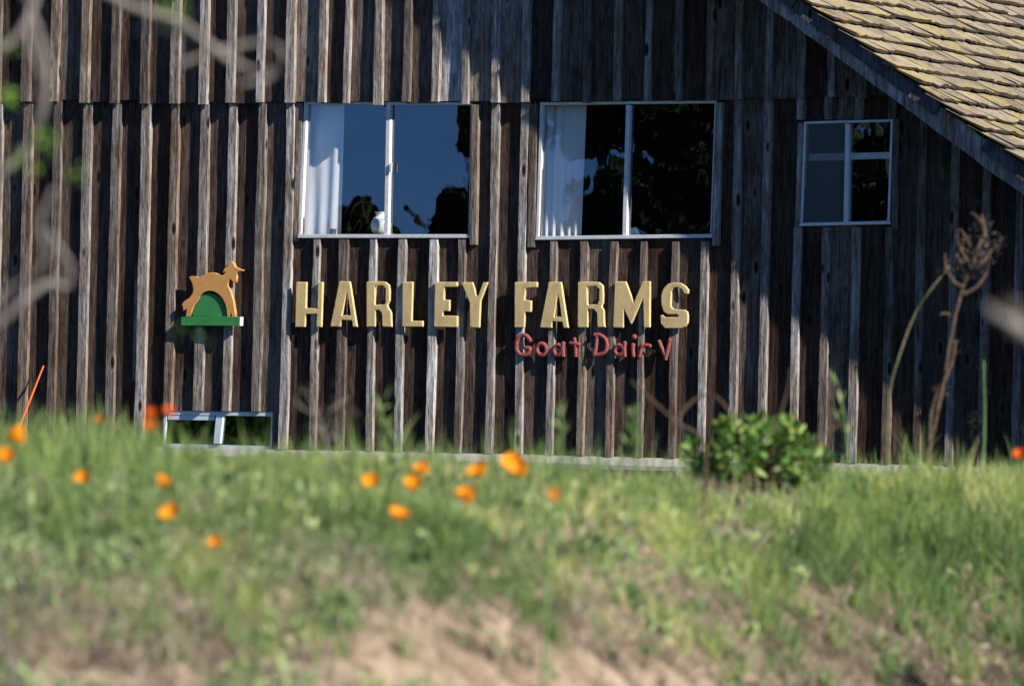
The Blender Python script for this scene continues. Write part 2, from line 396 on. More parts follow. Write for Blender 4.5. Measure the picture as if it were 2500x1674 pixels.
# ------------------------------------------------------------------ terrain
Fh = Vector((-math.sin(THETA), math.cos(THETA), 0))
T_W = np.array([-400, 0, 10, 18, 24, 26.5, 28, 29.5, 31, 32.5, 34, 36, 40, 50, 60, 70, 76, 400])
T_T = np.array([0, 0, -.15, -.075, -.038, -.024, -.0152, -.0050, .0022, .0068, .0096, .0108, .0112, .0114, .0116, .0120, .0122, .0030])
SAND = ((-.005, 29.4, .010, .42), (-.012, 28.5, .018, .5), (.0075, 28.3, .012, .45), (.020, 28.1, .012, .35), (-.047, 28.2, .012, .4), (-.012, 27.0, .05, .7))
def sand_mask(a, w0): return sum(np.exp(-((a - p) / r) ** 2 - ((w0 - q) / t) ** 2) for p, q, r, t in SAND)
def kfun(a): 
    t = np.clip((a + 0.025) / 0.10, 0, 1); return 1 + 0.36 * t * t * (3 - 2 * t)
def ground_h(u, w):
    u = np.asarray(u, float); w = np.asarray(w, float)
    a = u / np.maximum(w, 5.0)
    near = np.clip((w - 5) / 15, 0, 1)
    k = 1 + (kfun(a) - 1) * near * np.clip((60 - w) / 20, 0, 1)
    w0 = w / k
    h = np.interp(w0, T_W, T_T) * np.maximum(w, 0)
    h = np.where(w < 10, -1.5, h)
    zc = fbm(u * 1.1 + 40, w * 0.8 + 9, 3, 3) - 0.5
    bank = np.clip((w0 - 25) / 2, 0, 1) * np.clip((60 - w0) / 20, 0, 1)
    fin = fbm(u * 6, w * 4, 11, 3) - 0.5
    h = h + bank * (zc * 0.16 + fin * 0.10 * np.clip((36 - w0) / 3, 0, 1))
    # level ground at the wall: distance in front of the wall
    x = CAM.x + R0.x * u + Fh.x * w; y = CAM.y + R0.y * u + Fh.y * w
    b = np.clip((y + 7) / 5, 0, 1); b = b * b * (3 - 2 * b)
    return h * (1 - b) + (0.03 - CAM.z) * b
def uw_to_world(u, w, h):
    return np.stack([CAM.x + R0.x * u + Fh.x * w, CAM.y + R0.y * u + Fh.y * w, CAM.z + h], -1)
us = np.unique(np.concatenate([np.linspace(-3.4, 3.6, 176), np.array([-900, -500, -250, -120, -80, -60, -45, -30, -20, -14, -10, -7, -5, 5, 7, 10, 14, 20, 30, 60, 120, 300, 900])]))
ws = np.unique(np.concatenate([np.linspace(26, 44, 300), np.arange(44, 82, 0.8), np.arange(8, 26, 1.0), np.array([-900, -400, -150, -60, -20, 0, 90, 110, 140, 200, 320, 600, 1200])]))
UU, WW = np.meshgrid(us, ws)
HH = ground_h(UU, WW)
gv = uw_to_world(UU, WW, HH).reshape(-1, 3)
nu, nw = len(us), len(ws)
ii = (np.arange(nw - 1)[:, None] * nu + np.arange(nu - 1)[None, :]).ravel()[:, None]
g_ob = np_mesh('ground', gv, ii + np.array([0, 1, nu + 1, nu]), np.zeros((0, 3), int), (np.clip(0.9 - 1.2 * sand_mask(UU / np.maximum(WW, 5.0), WW / kfun(UU / np.maximum(WW, 5.0))), 0, 1) + (np.abs(UU) > 6) + 1.2 * np.clip((WW / kfun(UU / np.maximum(WW, 5.0)) - 35) / 2, 0, 1) + 1.2 * np.clip((24 - WW) / 2, 0, 1)).ravel(), M['soil'])
g_ob.data.polygons.foreach_set('use_smooth', [True] * len(g_ob.data.polygons))
tag(g_ob, kind='structure')
def ground_at(px, w):
    """point of the ground under photo column px at view distance w"""
    p = atW(px, 1000, w); v = p - CAM
    u, ww = v.dot(R0), v.dot(Fh)
    return Vector(uw_to_world(u, ww, float(ground_h(u, ww))))

# ------------------------------------------------------------------ barn
BD = 0.045                        # batten depth
UP = -0.052                       # face of the upper boards
barn = empty('barn', (0, 0, 0.03))
tag(barn, 'weathered brown board and batten barn with a mossy wooden shake roof', 'barn')
def X(px, py, y=0.0): return onY(px, py, y).x
def Z(px, py, y=0.0): return onY(px, py, y).z

low_b = [(-96, -72), (-24, 2), (48, 76), (121, 146), (194, 220), (265, 291), (337, 364), (408, 433), (479, 506), (549, 574), (622, 647), (690, 715), (764, 785), (826, 853), (902, 924), (972, 995), (1047, 1072), (1117, 1139), (1192, 1215), (1264, 1288), (1341, 1363), (1415, 1438), (1488, 1511), (1562, 1582), (1640, 1661), (1710, 1733), (1785, 1808), (1858, 1882), (1936, 1959), (2005, 2030), (2078, 2104), (2160, 2184), (2237, 2262), (2316, 2341), (2395, 2420), (2476, 2500), (2556, 2580), (2634, 2658)]
up_b = [(-95, -70), (-22, 4), (50, 77), (121, 147), (195, 221), (269, 294), (341, 367), (414, 440), (486, 512), (552, 577), (624, 647), (696, 722), (775, 799), (838, 857), (912, 938), (982, 1005), (1052, 1077), (1126, 1148), (1199, 1223), (1273, 1297), (1346, 1369), (1422, 1446), (1497, 1521), (1572, 1594), (1646, 1669), (1721, 1743), (1794, 1817), (1868, 1891), (1945, 1968), (2020, 2044), (2096, 2120), (2172, 2196), (2248, 2272), (2324, 2348)]
NL = 5                            # boards that run on beyond the left edge of the picture
low_b = [(-96 - 72 * i, -72 - 72 * i) for i in range(NL, 0, -1)] + low_b + [(2634 + 79 * i, 2658 + 79 * i) for i in (1, 2, 3)]
up_b = [(-95 - 72 * i, -70 - 72 * i) for i in range(NL, 0, -1)] + up_b
seam_px = [(-600, 244), (-200, 246), (200, 247), (700, 250), (1300, 247), (1750, 241), (2050, 235), (2400, 228), (2700, 222)]
seamX = [X(a, b, UP) for a, b in seam_px]; seamZ = [Z(a, b, UP) for a, b in seam_px]
def seam_z(x): return float(np.interp(x, seamX, seamZ))
slab_px = [(-600, 1069), (-200, 1077), (500, 1090), (1300, 1106), (2400, 1136), (2700, 1144), (3000, 1152)]
slabX = [X(a, b, -0.03) for a, b in slab_px]; slabZ = [Z(a, b, -0.03) for a, b in slab_px]
def slab_z(x): return float(np.interp(x, slabX, slabZ))
# rake of the roof: bottom edge of the barge board on the plane y = RY
RY = -0.61
ra, rb = onY(1853, 0, RY), onY(2500, 478, RY)
RS = (rb.z - ra.z) / (rb.x - ra.x)                     # slope (negative)
def rake_z(x): return ra.z + RS * (x - ra.x)           # bottom edge of the barge board
XR = X(430, 0)                                        # ridge
def gable_z(x): return rake_z(x) if x > XR else rake_z(2 * XR - x)

WIN = {  # outer frame corners in the photo: TL TR BR BL
    'a': [(742, 248), (1152, 250), (1146, 580), (728, 580)],
    'b': [(1318, 250), (1748, 245), (1737, 579), (1308, 585)],
    'c': [(1962, 297), (2180, 291), (2172, 546), (1953, 551)],
    'd': [(396, 1001), (673, 1005), (669, 1101), (391, 1094)],
}
WY = {'a': -0.022, 'b': -0.022, 'c': -0.022, 'd': 0.004}
HOLES = []
for kk, c in WIN.items():
    q = [onY(x, y, WY[kk]) for x, y in c]
    HOLES.append((min(q[0].x, q[3].x) + 0.03, max(q[1].x, q[2].x) - 0.03, min(q[2].z, q[3].z) + 0.02, max(q[0].z, q[1].z) - 0.005))
def cut(rects, holes):
    for (a, b, c, d) in holes:
        out = []
        for (x0, x1, z0, z1) in rects:
            if x1 <= a or x0 >= b or z1 <= c or z0 >= d: out.append((x0, x1, z0, z1)); continue
            if z0 < c: out.append((x0, x1, z0, c))
            if z1 > d: out.append((x0, x1, d, z1))
            zz0, zz1 = max(z0, c), min(z1, d)
            if x0 < a: out.append((x0, a, zz0, zz1))
            if x1 > b: out.append((b, x1, zz0, zz1))
        rects = out
    return [r for r in rects if r[1] - r[0] > 0.008 and r[3] - r[2] > 0.02]

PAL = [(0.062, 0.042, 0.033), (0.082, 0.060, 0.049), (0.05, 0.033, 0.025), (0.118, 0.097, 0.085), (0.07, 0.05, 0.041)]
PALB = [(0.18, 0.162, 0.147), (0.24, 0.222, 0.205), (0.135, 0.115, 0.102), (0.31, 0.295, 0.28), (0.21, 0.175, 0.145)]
def strip(name, x0, x1, z0, z1, yf, yb, ztop=None, tint=None, jit=0.002, nseg=None, cham=0.004):
    """a sawn board standing upright: wavy edges, chamfered front arrises; ztop(x) gives a sloping top"""
    nseg = nseg or max(2, min(12, int((z1 - z0) / 0.22)))
    V, F = [], []
    j0 = j1 = 0
    bow = random.uniform(-1, 1) * jit * 2.2; lean = random.uniform(-1, 1) * jit * 1.6
    for i in range(nseg + 1):
        t = i / nseg
        j0 = j0 * 0.5 + random.uniform(-jit, jit); j1 = j1 * 0.5 + random.uniform(-jit, jit)
        row = []; sh = bow * math.sin(math.pi * t) + lean * (t - 0.5)
        for (x, y) in ((x0 + j0, yb), (x0 + j0, yf + cham), (x0 + j0 + cham, yf), (x1 + j1 - cham, yf), (x1 + j1, yf + cham), (x1 + j1, yb)):
            zt = ztop(x) if ztop else z1
            row.append((x + sh, y + (random.uniform(-0.0015, 0.0015) if y < yb else 0), z0 + (zt - z0) * t))
        V += row
    for i in range(nseg):
        for k in range(6):
            F.append([i * 6 + k, i * 6 + (k + 1) % 6, (i + 1) * 6 + (k + 1) % 6, (i + 1) * 6 + k])
    F.append([5, 4, 3, 2, 1, 0]); F.append([nseg * 6 + k for k in range(6)])
    o = part(name, V, F, M['wood'], barn)
    o.color = (*(tint or random.choice(PAL)), 1)
    return o

# lower boards and battens
lc = [(X((a + b - 5) / 2, 620), a, b) for a, b in low_b]
for i in range(len(lc) - 1):
    x0, x1 = lc[i][0] + 0.0015, lc[i + 1][0] - 0.0015
    tint = random.choice(PAL)
    zb = slab_z((x0 + x1) / 2) - 0.015
    zt = min(seam_z((x0 + x1) / 2) + 0.06, rake_z(x1) + 0.02)
    for r in cut([(x0, x1, zb, zt)], HOLES):
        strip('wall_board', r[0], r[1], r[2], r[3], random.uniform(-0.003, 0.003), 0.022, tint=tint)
BT_LOW = {4: 1, 6: 3, 8: 1, 9: 3, 11: 3, 13: 2, 14: 3, 15: 3, 18: 1, 19: 3, 20: 1, 21: 4, 22: 4, 24: 2, 25: 3, 26: 1, 28: 3}
for i, (xc, a, b) in enumerate(lc, -NL):
    xa, xb = X(a, 620, -BD), X(b - 5, 620, -BD)
    r = [(xa, xb, slab_z(xc) - 0.01, min(seam_z(xc) + 0.02, rake_z(xb) + 0.03))]
    pal = PALB[BT_LOW.get(i, random.choice([0, 1, 2, 4]))]
    if i == 16: pal = (0.44, 0.44, 0.43)
    if i in (14, 15): pal = (0.30, 0.30, 0.30)
    wide = [(h[0] - 0.07, h[1] + 0.05, h[2] - 0.035, h[3] + (0.05 if 2.5 < h[3] < 3.2 else 0.004)) for h in HOLES]
    for q in cut(r, wide):
        if q[1] - q[0] < 0.05: continue
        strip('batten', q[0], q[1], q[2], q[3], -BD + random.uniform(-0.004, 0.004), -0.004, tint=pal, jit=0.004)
# upper boards and battens, lapped over the lower ones
uc = [(X((a + b - 5) / 2, 180, UP), a, b) for a, b in up_b]
for i in range(len(uc) - 1):
    x0, x1 = uc[i][0] + 0.0015, uc[i + 1][0] - 0.0015
    xm = (x0 + x1) / 2; zb = seam_z(xm) + random.uniform(-0.018, 0.014)
    tint = random.choice(PAL)
    if i - NL == 16: tint = (0.40, 0.40, 0.42)
    if i - NL in (11, 17, 18): tint = (0.24, 0.215, 0.195)
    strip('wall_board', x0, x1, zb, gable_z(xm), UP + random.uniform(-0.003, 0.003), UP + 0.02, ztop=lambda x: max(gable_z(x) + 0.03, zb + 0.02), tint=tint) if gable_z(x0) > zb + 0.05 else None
BT_UP = {8: 3, 9: 1, 10: 3, 11: 3, 12: 3, 13: 3, 14: 3, 15: 2, 16: 3, 17: 1, 18: 3, 19: 3, 20: 3}
for i, (xc, a, b) in enumerate(uc, -NL):
    xa, xb = X(a, 180, UP - BD), X(b - 5, 180, UP - BD)
    zb = seam_z(xc) + random.uniform(-0.032, 0.0)
    if gable_z(xc) < zb + 0.1: continue
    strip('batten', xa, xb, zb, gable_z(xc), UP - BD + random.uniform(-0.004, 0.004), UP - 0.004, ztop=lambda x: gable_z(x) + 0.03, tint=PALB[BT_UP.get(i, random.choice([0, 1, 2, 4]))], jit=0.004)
# a short lath nailed beside one of the battens
o = strip('lath', X(326, 780, -0.03), X(338, 780, -0.03), Z(330, 928), Z(330, 640), -0.03, -0.005, tint=(0.2, 0.17, 0.15))
# casings beside the windows
for pts, yf in (([(723, 252), (738, 252), (729, 588), (716, 588)], -0.03), ([(1151, 256), (1168, 256), (1162, 598), (1147, 598)], -0.052),
                ([(1292, 254), (1310, 254), (1304, 604), (1287, 604)], -0.04), ([(1748, 250), (1764, 250), (1754, 600), (1738, 600)], -0.045),
                ([(2181, 288), (2196, 288), (2190, 560), (2174, 560)], -0.03), ([(1948, 300), (1960, 300), (1952, 556), (1940, 556)], -0.03)):
    o = prism_px('casing', pts, yf, -0.004, M['wood'], barn, bevel=0.003); o.color = (*random.choice(PALB), 1)
# foundation ledge with its top shaped as a slope to catch more sun
xa, xb = lc[0][0] - 0.3, lc[-1][0] + 0.3
nn = 24; V, F = [], []
for i in range(nn + 1):
    x = xa + (xb - xa) * i / nn; z = slab_z(x) - 0.012
    for (y, dz) in ((0.03, 0.0), (-0.03, 0.0), (-0.115, -0.075), (-0.12, -0.14), (-0.12, -0.6), (0.03, -0.6)):
        V.append((x, y + random.uniform(-0.003, 0.003), z + dz + random.uniform(-0.004, 0.004)))
for i in range(nn):
    for k in range(6): F.append([i * 6 + k, i * 6 + (k + 1) % 6, (i + 1) * 6 + (k + 1) % 6, (i + 1) * 6 + k])
F += [[5, 4, 3, 2, 1, 0], [nn * 6 + k for k in range(6)]]
part('foundation', V, F, M['concrete'], barn)
# dark room behind the windows (open towards the wall)
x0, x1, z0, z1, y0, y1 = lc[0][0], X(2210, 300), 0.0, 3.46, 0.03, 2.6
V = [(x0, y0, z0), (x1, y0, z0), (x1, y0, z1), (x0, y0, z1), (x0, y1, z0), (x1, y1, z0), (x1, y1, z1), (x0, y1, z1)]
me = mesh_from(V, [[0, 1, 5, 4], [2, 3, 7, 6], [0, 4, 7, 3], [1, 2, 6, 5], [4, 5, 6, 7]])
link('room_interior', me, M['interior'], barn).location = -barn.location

# ---------------- windows
def lerp2(a, b, t): return (a[0] + (b[0] - a[0]) * t, a[1] + (b[1] - a[1]) * t)
def window(key, mull, fw=7, mat='frame', mw=10, fr=1.0, ymul=-0.008, sill=-0.018):
    TL, TR, BR, BL = WIN[key]; yf = WY[key]
    base = onY(*lerp2(BL, BR, 0.5), 0.0)
    w = empty('window', base - barn.location); w.parent = barn
    f = fw
    def off(p, dx, dy): return (p[0] + dx, p[1] + dy)
    prism_px('frame_rail', [TL, TR, off(TR, 0, f), off(TL, 0, f)], yf, 0.03, M[mat], w, 0.003)
    prism_px('frame_rail', [off(BL, 0, -f - 1), off(BR, 0, -f - 1), off(BR, 3, 1), off(BL, -3, 1)], yf + sill, 0.03, M[mat], w, 0.003)
    prism_px('frame_jamb', [off(TL, 0, f + .3), off(TL, f, f + .3), off(BL, f, -f - 1.3), off(BL, 0, -f - 1.3)], yf + 0.001, 0.03, M[mat], w, 0.003)
    prism_px('frame_jamb', [off(TR, -f * fr, f + .3), off(TR, 0, f + .3), off(BR, 0, -f - 1.3), off(BR, -f * fr, -f - 1.3)], yf + 0.006, 0.03, M[mat], w, 0.003)
    (mt, mb) = mull
    prism_px('mullion', [(mt - mw / 2, TL[1] + f - 1), (mt + mw / 2, TL[1] + f - 1), (mb + mw / 2, BL[1] - f), (mb - mw / 2, BL[1] - f)], yf + ymul, 0.02, M[mat], w, 0.003)
    # two panes, one behind the other as in a slider
    for (a, b, y, tilt) in (((TL, BL), ((mt, TL[1]), (mb, BL[1])), 0.022, 0), (((mt, TR[1]), (mb, BR[1])), (TR, BR), 0.014, 1)):
        pts = [off(a[0], 2, 4), off(b[0], -2, 4), off(b[1], -2, -4), off(a[1], 2, -4)]
        q = [onY(x, yy, y) for x, yy in pts]
        part('pane', q, [[0, 1, 2, 3]], M['glass'], w)
    return w
wa = window('a', (948, 942), fr=0.4); wb = window('b', (1533, 1524), fr=0.5); wc = window('c', (2069, 2064), fw=6, mw=11)
wd = window('d', (536, 529), fw=11, mat='frame_white', mw=17, ymul=-0.02, sill=0.0)
prism_px('sash_latch', [(952, 398), (956, 398), (955, 420), (951, 420)], -0.045, -0.03, M['frame_white'], wa)
# small window: horizontal bars behind the glass and an insect screen over the left half
prism_px('glazing_bar', [(1975, 376), (2061, 374), (2060, 391), (1974, 393)], 0.02, 0.04, M['frame'], wc, 0.002)
prism_px('glazing_bar', [(2076, 374), (2174, 371), (2173, 387), (2075, 390)], 0.02, 0.04, M['frame'], wc, 0.002)
q = [onY(x, y, -0.006) for x, y in [(1969, 304), (2063, 302), (2058, 542), (1961, 544)]]
part('insect_screen', q, [[0, 1, 2, 3]], M['screen'], wc)
# lower window: the sliding sash rail on its left half
prism_px('sash_rail', [(410, 1013), (524, 1015), (524, 1026), (409, 1024)], 0.008, 0.02, M['frame_white'], wd, 0.002)

# ---------------- roof
roof = empty('roof', Vector((XR, RY, rake_z(XR))) - barn.location); roof.parent = barn
ang = math.atan(-RS)
ds = Vector((math.cos(ang), 0, -math.sin(ang)))          # down the slope
nr = Vector((math.sin(ang), 0, math.cos(ang)))           # roof normal
THK = 0.26 * math.cos(ang)                              # barge board bottom -> shake underside
XE = 8.2
L = (XE - XR) / math.cos(ang)
base0 = Vector((XR, 0, rake_z(XR)))
def roofpt(s, y, n): p = base0 + ds * s + nr * n; return Vector((p.x, y, p.z))
def roof_slab(name, s0, s1, y0, y1, n0, n1, mat, mirror=False, bev=0.0):
    vs = [roofpt(s, y, n) for s in (s0, s1) for y in (y0, y1) for n in (n0, n1)]
    if mirror: vs = [Vector((2 * XR - v.x, v.y, v.z)) for v in vs]
    return part(name, vs, [[0, 1, 3, 2], [4, 6, 7, 5], [0, 4, 5, 1], [2, 3, 7, 6], [0, 2, 6, 4], [1, 5, 7, 3]], mat, roof, bevel=bev)
s_of = lambda px, py: (onY(px, py, RY) - Vector((XR, RY, rake_z(XR)))).dot(ds)
for mir in (False, True):
    o = roof_slab('roof_deck', 0, L, RY + 0.05, 9.0, THK - 0.05, THK, M['wood'], mir); o.color = (0.12, 0.10, 0.085, 1)
# barge boards: rough lower board, smoother trim boards above it
def barge(name, s0, s1, n0, n1, yf, yb, tint, jit):
    m = max(2, int((s1 - s0) / 0.12)); V, F = [], []
    for i in range(m + 1):
        s = s0 + (s1 - s0) * i / m
        lo = n0 + random.uniform(-jit, jit); hi = n1 + random.uniform(-jit, jit)
        V += [roofpt(s, yf, lo), roofpt(s, yf, hi), roofpt(s, yb, hi), roofpt(s, yb, lo)]
    for i in range(m):
        for k in range(4): F.append([i * 4 + k, i * 4 + (k + 1) % 4, (i + 1) * 4 + (k + 1) % 4, (i + 1) * 4 + k])
    F += [[3, 2, 1, 0], [m * 4 + k for k in range(4)]]
    o = part(name, V, F, M['wood'], roof); o.color = (*tint, 1); return o
barge('barge_board', 0, L, 0.0, 0.20, RY, RY + 0.045, (0.30, 0.285, 0.275), 0.006)
cuts = [0.0, s_of(1932, 30), s_of(2275, 300), s_of(2385, 380), L]
for i in (0, 1, 3): barge('trim_board', cuts[i] + 0.01, cuts[i + 1] - 0.01, 0.105, 0.225, RY - 0.03, RY - 0.002, (0.085, 0.088, 0.098), 0.003)
barge('barge_board', -0.01, L, 0.0, 0.20, RY, RY + 0.045, (0.30, 0.285, 0.275), 0.006).matrix_parent_inverse = Matrix.Scale(-1, 4, (1, 0, 0))
# shakes
EXPO = 0.255
def shake_vf(w, l, t):
    m = 3; V, F = [], []
    for i in range(m + 1):
        y = w * i / m
        bj = random.uniform(-0.015, 0.015); cu = random.uniform(0.003, 0.016); tt = t * random.uniform(0.7, 1.25)
        # columns: top end, middle, butt (upper skin then lower skin)
        V += [(0, y, 0.004), (l * 0.6, y, tt * 0.7 + 0.004), (l + bj, y, tt + cu + 0.004), (l + bj, y, cu), (0, y, 0)]
    ends = []
    for i in range(m):
        for k in range(5):
            if k in (2, 3): ends.append(len(F))
            F.append([i * 5 + k, i * 5 + (k + 1) % 5, (i + 1) * 5 + (k + 1) % 5, (i + 1) * 5 + k])
    ends += [len(F), len(F) + 1]
    F += [[4, 3, 2, 1, 0], [m * 5 + k for k in range(5)]]
    return V, F, ends
def shake_slots(me, ends):
    me.materials.append(M['shake']); me.materials.append(M['shake_end_shade'])
    for e in ends: me.polygons[e].material_index = 1
RM = Matrix((( ds.x, 0, nr.x), (0, 1, 0), (ds.z, 0, nr.z)))
shakes = []
s = 0.25; row = 0
while s < L - 0.1:
    y = RY - 0.075 + random.uniform(-0.02, 0.02)
    while y < 7.2:
        w = random.choice([0.14, 0.2, 0.25, 0.3, 0.36, 0.42]) * random.uniform(0.9, 1.1)
        shakes.append((s, y, w)); y += w + random.uniform(0.001, 0.004)
    s += EXPO * random.uniform(0.96, 1.04); row += 1
vis, rest = [], []
for (s, y, w) in shakes:
    px, py = to_px(roofpt(s, y + w / 2, THK + 0.03))
    (vis if (-40 < px < 2540 and -30 < py < 700) else rest).append((s, y, w))
vis.sort(key=lambda a: a[1]); rest += vis[300:]; vis = vis[:300]
protos = []
for (s, y, w) in vis:
    V, F, E = shake_vf(w, 0.42 + random.uniform(-0.02, 0.02), random.uniform(0.014, 0.026))
    me = mesh_from(V, F); shake_slots(me, E)
    bm = bmesh.new(); bm.from_mesh(me); bmesh.ops.recalc_face_normals(bm, faces=bm.faces); bm.to_mesh(me); bm.free()
    o = link('shake', me, M['shake'], roof)
    R = RM.to_4x4() @ Matrix.Rotation(rad(4.2 + random.uniform(-0.5, 1.2)), 4, 'Y').inverted() @ Matrix.Rotation(rad(random.uniform(-1, 1)), 4, 'Z')
    o.matrix_local = Matrix.Translation(roofpt(s - 0.42, y, THK + 0.004 + random.uniform(0, 0.004)) - wpos(roof)) @ R
V, F, EE = [], [], []
for (s, y, w) in rest:
    v, f, e = shake_vf(w, 0.42, 0.02); o = len(V); EE += [q + len(F) for q in e]
    R = RM @ Matrix.Rotation(rad(4.2), 3, 'Y').inverted(); b = roofpt(s - 0.42, y, THK + 0.004)
    V += [b + R @ Vector(p) for p in v]; F += [[i + o for i in q] for q in f]
if V:
    o = tag(part('shakes', V, F, M['shake'], roof), kind='stuff'); o.data.materials.append(M['shake_end_shade'])
    for e in EE: o.data.polygons[e].material_index = 1

# ------------------------------------------------------------------ things at the windows
def curtain(pts_top, pts_bot, y0, folds, amp, label):
    """pts in the photo: (left,right) at top and bottom"""
    nx, nz = folds * 10, 14; V, F = [], []
    (l0, r0, t), (l1, r1, b) = pts_top, pts_bot
    ph = random.uniform(0, 6)
    for j in range(nz + 1):
        tj = j / nz
        for i in range(nx + 1):
            ti = i / nx
            p = onY((l0 + (l1 - l0) * tj) * (1 - ti) + (r0 + (r1 - r0) * tj) * ti, t + (b - t) * tj, y0)
            wv = math.sin(ti * folds * 2 * math.pi + ph + 0.5 * math.sin(3 * tj + ti * 5)) * amp * (0.5 + 0.5 * tj) + 0.4 * amp * math.sin(ti * folds * 4.6 + 2 * tj)
            V.append((p.x, y0 + wv, p.z))
    for j in range(nz):
        for i in range(nx):
            a = j * (nx + 1) + i; F.append([a, a + 1, a + nx + 2, a + nx + 1])
    return tag(part('curtain', V, F, M['curtain'], smooth=True), label, 'curtain', 'curtains')
curtain((746, 840, 250), (730, 832, 577), 0.13, 3, 0.009, 'white curtain drawn to the left side of the window with the vase')
curtain((1322, 1432, 250), (1310, 1421, 580), 0.13, 6, 0.013, 'gathered white curtain in the window with the folded card')
def lathe(name, prof, loc, mat, n=24):
    V, F = [], []
    for (r, z) in prof:
        for k in range(n): V.append((r * math.cos(2 * math.pi * k / n), r * math.sin(2 * math.pi * k / n), z))
    for i in range(len(prof) - 1):
        for k in range(n): F.append([i * n + k, i * n + (k + 1) % n, (i + 1) * n + (k + 1) % n, (i + 1) * n + k])
    F.append([k for k in range(n - 1, -1, -1)])
    o = link(name, mesh_from(V, F, True), mat); o.location = loc; return o
vl = onY(929, 575, 0.145)
vase = lathe('vase', [(0.045, 0), (0.065, 0.012), (0.088, 0.05), (0.096, 0.09), (0.09, 0.13), (0.07, 0.158), (0.052, 0.172), (0.048, 0.19), (0.056, 0.212), (0.062, 0.216), (0.054, 0.214), (0.044, 0.19), (0.05, 0.165), (0.07, 0.15)], vl, M['vase'])
tag(vase, 'round pale pottery vase with a blue band on the window sill', 'vase')
# inside sills that carry the vase, the cup and the card
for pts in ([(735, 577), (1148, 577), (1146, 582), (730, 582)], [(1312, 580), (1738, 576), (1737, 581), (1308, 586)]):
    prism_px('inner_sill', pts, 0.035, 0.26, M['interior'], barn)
cp = onY(813, 576, 0.09)
cup = lathe('cup', [(0.022, 0), (0.026, 0.02), (0.032, 0.062), (0.036, 0.066), (0.03, 0.063), (0.02, 0.01)], cp, M['tin'])
tag(cup, 'small dark cup in front of the left curtain on the sill', 'cup')
q = [onY(x, y, 0.10) for x, y in [(1531, 576), (1563, 573), (1553, 555), (1532, 557)]]
b = [Vector((v.x + (0.05), v.y + 0.09, v.z)) for v in q[:2]]
card = part('folded_card', q + b, [[0, 1, 2, 3], [5, 4, 3, 2]], M['paper'])
bm = bmesh.new(); bm.from_mesh(card.data); bmesh.ops.solidify(bm, geom=bm.faces[:], thickness=0.002); bm.to_mesh(card.data); bm.free()
tag(card, 'white folded card standing on the sill of the dark window', 'card')

# ------------------------------------------------------------------ sign letters
def curve_mesh(loops, depth, bev, res=2):
    cu = bpy.data.curves.new('c', 'CURVE'); cu.dimensions = '2D'; cu.fill_mode = 'BOTH'
    for lp in loops:
        sp = cu.splines.new('POLY'); sp.points.add(len(lp) - 1); sp.use_cyclic_u = True
        for p, (x, z) in zip(sp.points, lp): p.co = (x, z, 0, 1)
    cu.extrude = depth / 2 - bev; cu.bevel_depth = bev; cu.bevel_resolution = res; cu.offset = -bev
    t = bpy.data.objects.new('t', cu); COL.objects.link(t)
    me = bpy.data.meshes.new_from_object(t)
    bpy.data.objects.remove(t); bpy.data.curves.remove(cu)
    me.transform(Matrix(((1, 0, 0, 0), (0, 0, -1, 0), (0, 1, 0, 0), (0, 0, 0, 1))))
    return me
def rough_loop(lp, step, amp):
    out = []
    n = len(lp)
    for i in range(n):
        a, b = Vector(lp[i]), Vector(lp[(i + 1) % n]); d = b - a
        m = max(1, int(d.length / step)); nrm = Vector((d.y, -d.x)).normalized() if d.length else Vector((0, 0))
        for k in range(m):
            p = a + d * (k / m)
            if k: p += nrm * (amp * (1 if k % 2 else -1) + random.uniform(-amp, amp) * 0.5)
            out.append((p.x, p.y))
    return out
def flat_thing(name, loops_px, yf, yb, mat, bev, origin, sc_, rough=None, parent=None):
    """loops in zoomed-photo pixels: origin (ox,oy), scale sc_"""
    L3 = []
    for lp in loops_px:
        q = [onY(origin[0] + x / sc_, origin[1] + y / sc_, yf) for x, y in lp]
        L3.append([(p.x, p.z) for p in q])
    cx = sum(p[0] for p in L3[0]) / len(L3[0]); cz = min(p[1] for p in L3[0])
    L3 = [[(x - cx, z - cz) for x, z in lp] for lp in L3]
    if rough: L3 = [rough_loop(lp, *rough) for lp in L3]
    me = curve_mesh(L3, yb - yf, bev)
    o = link(name, me, mat, parent); o.location = (cx, (yf + yb) / 2, cz)
    if parent: o.location -= wpos(parent)
    return o
H1, S1 = (700, 660), 4.419
H2, S2 = (1220, 660), 4.592
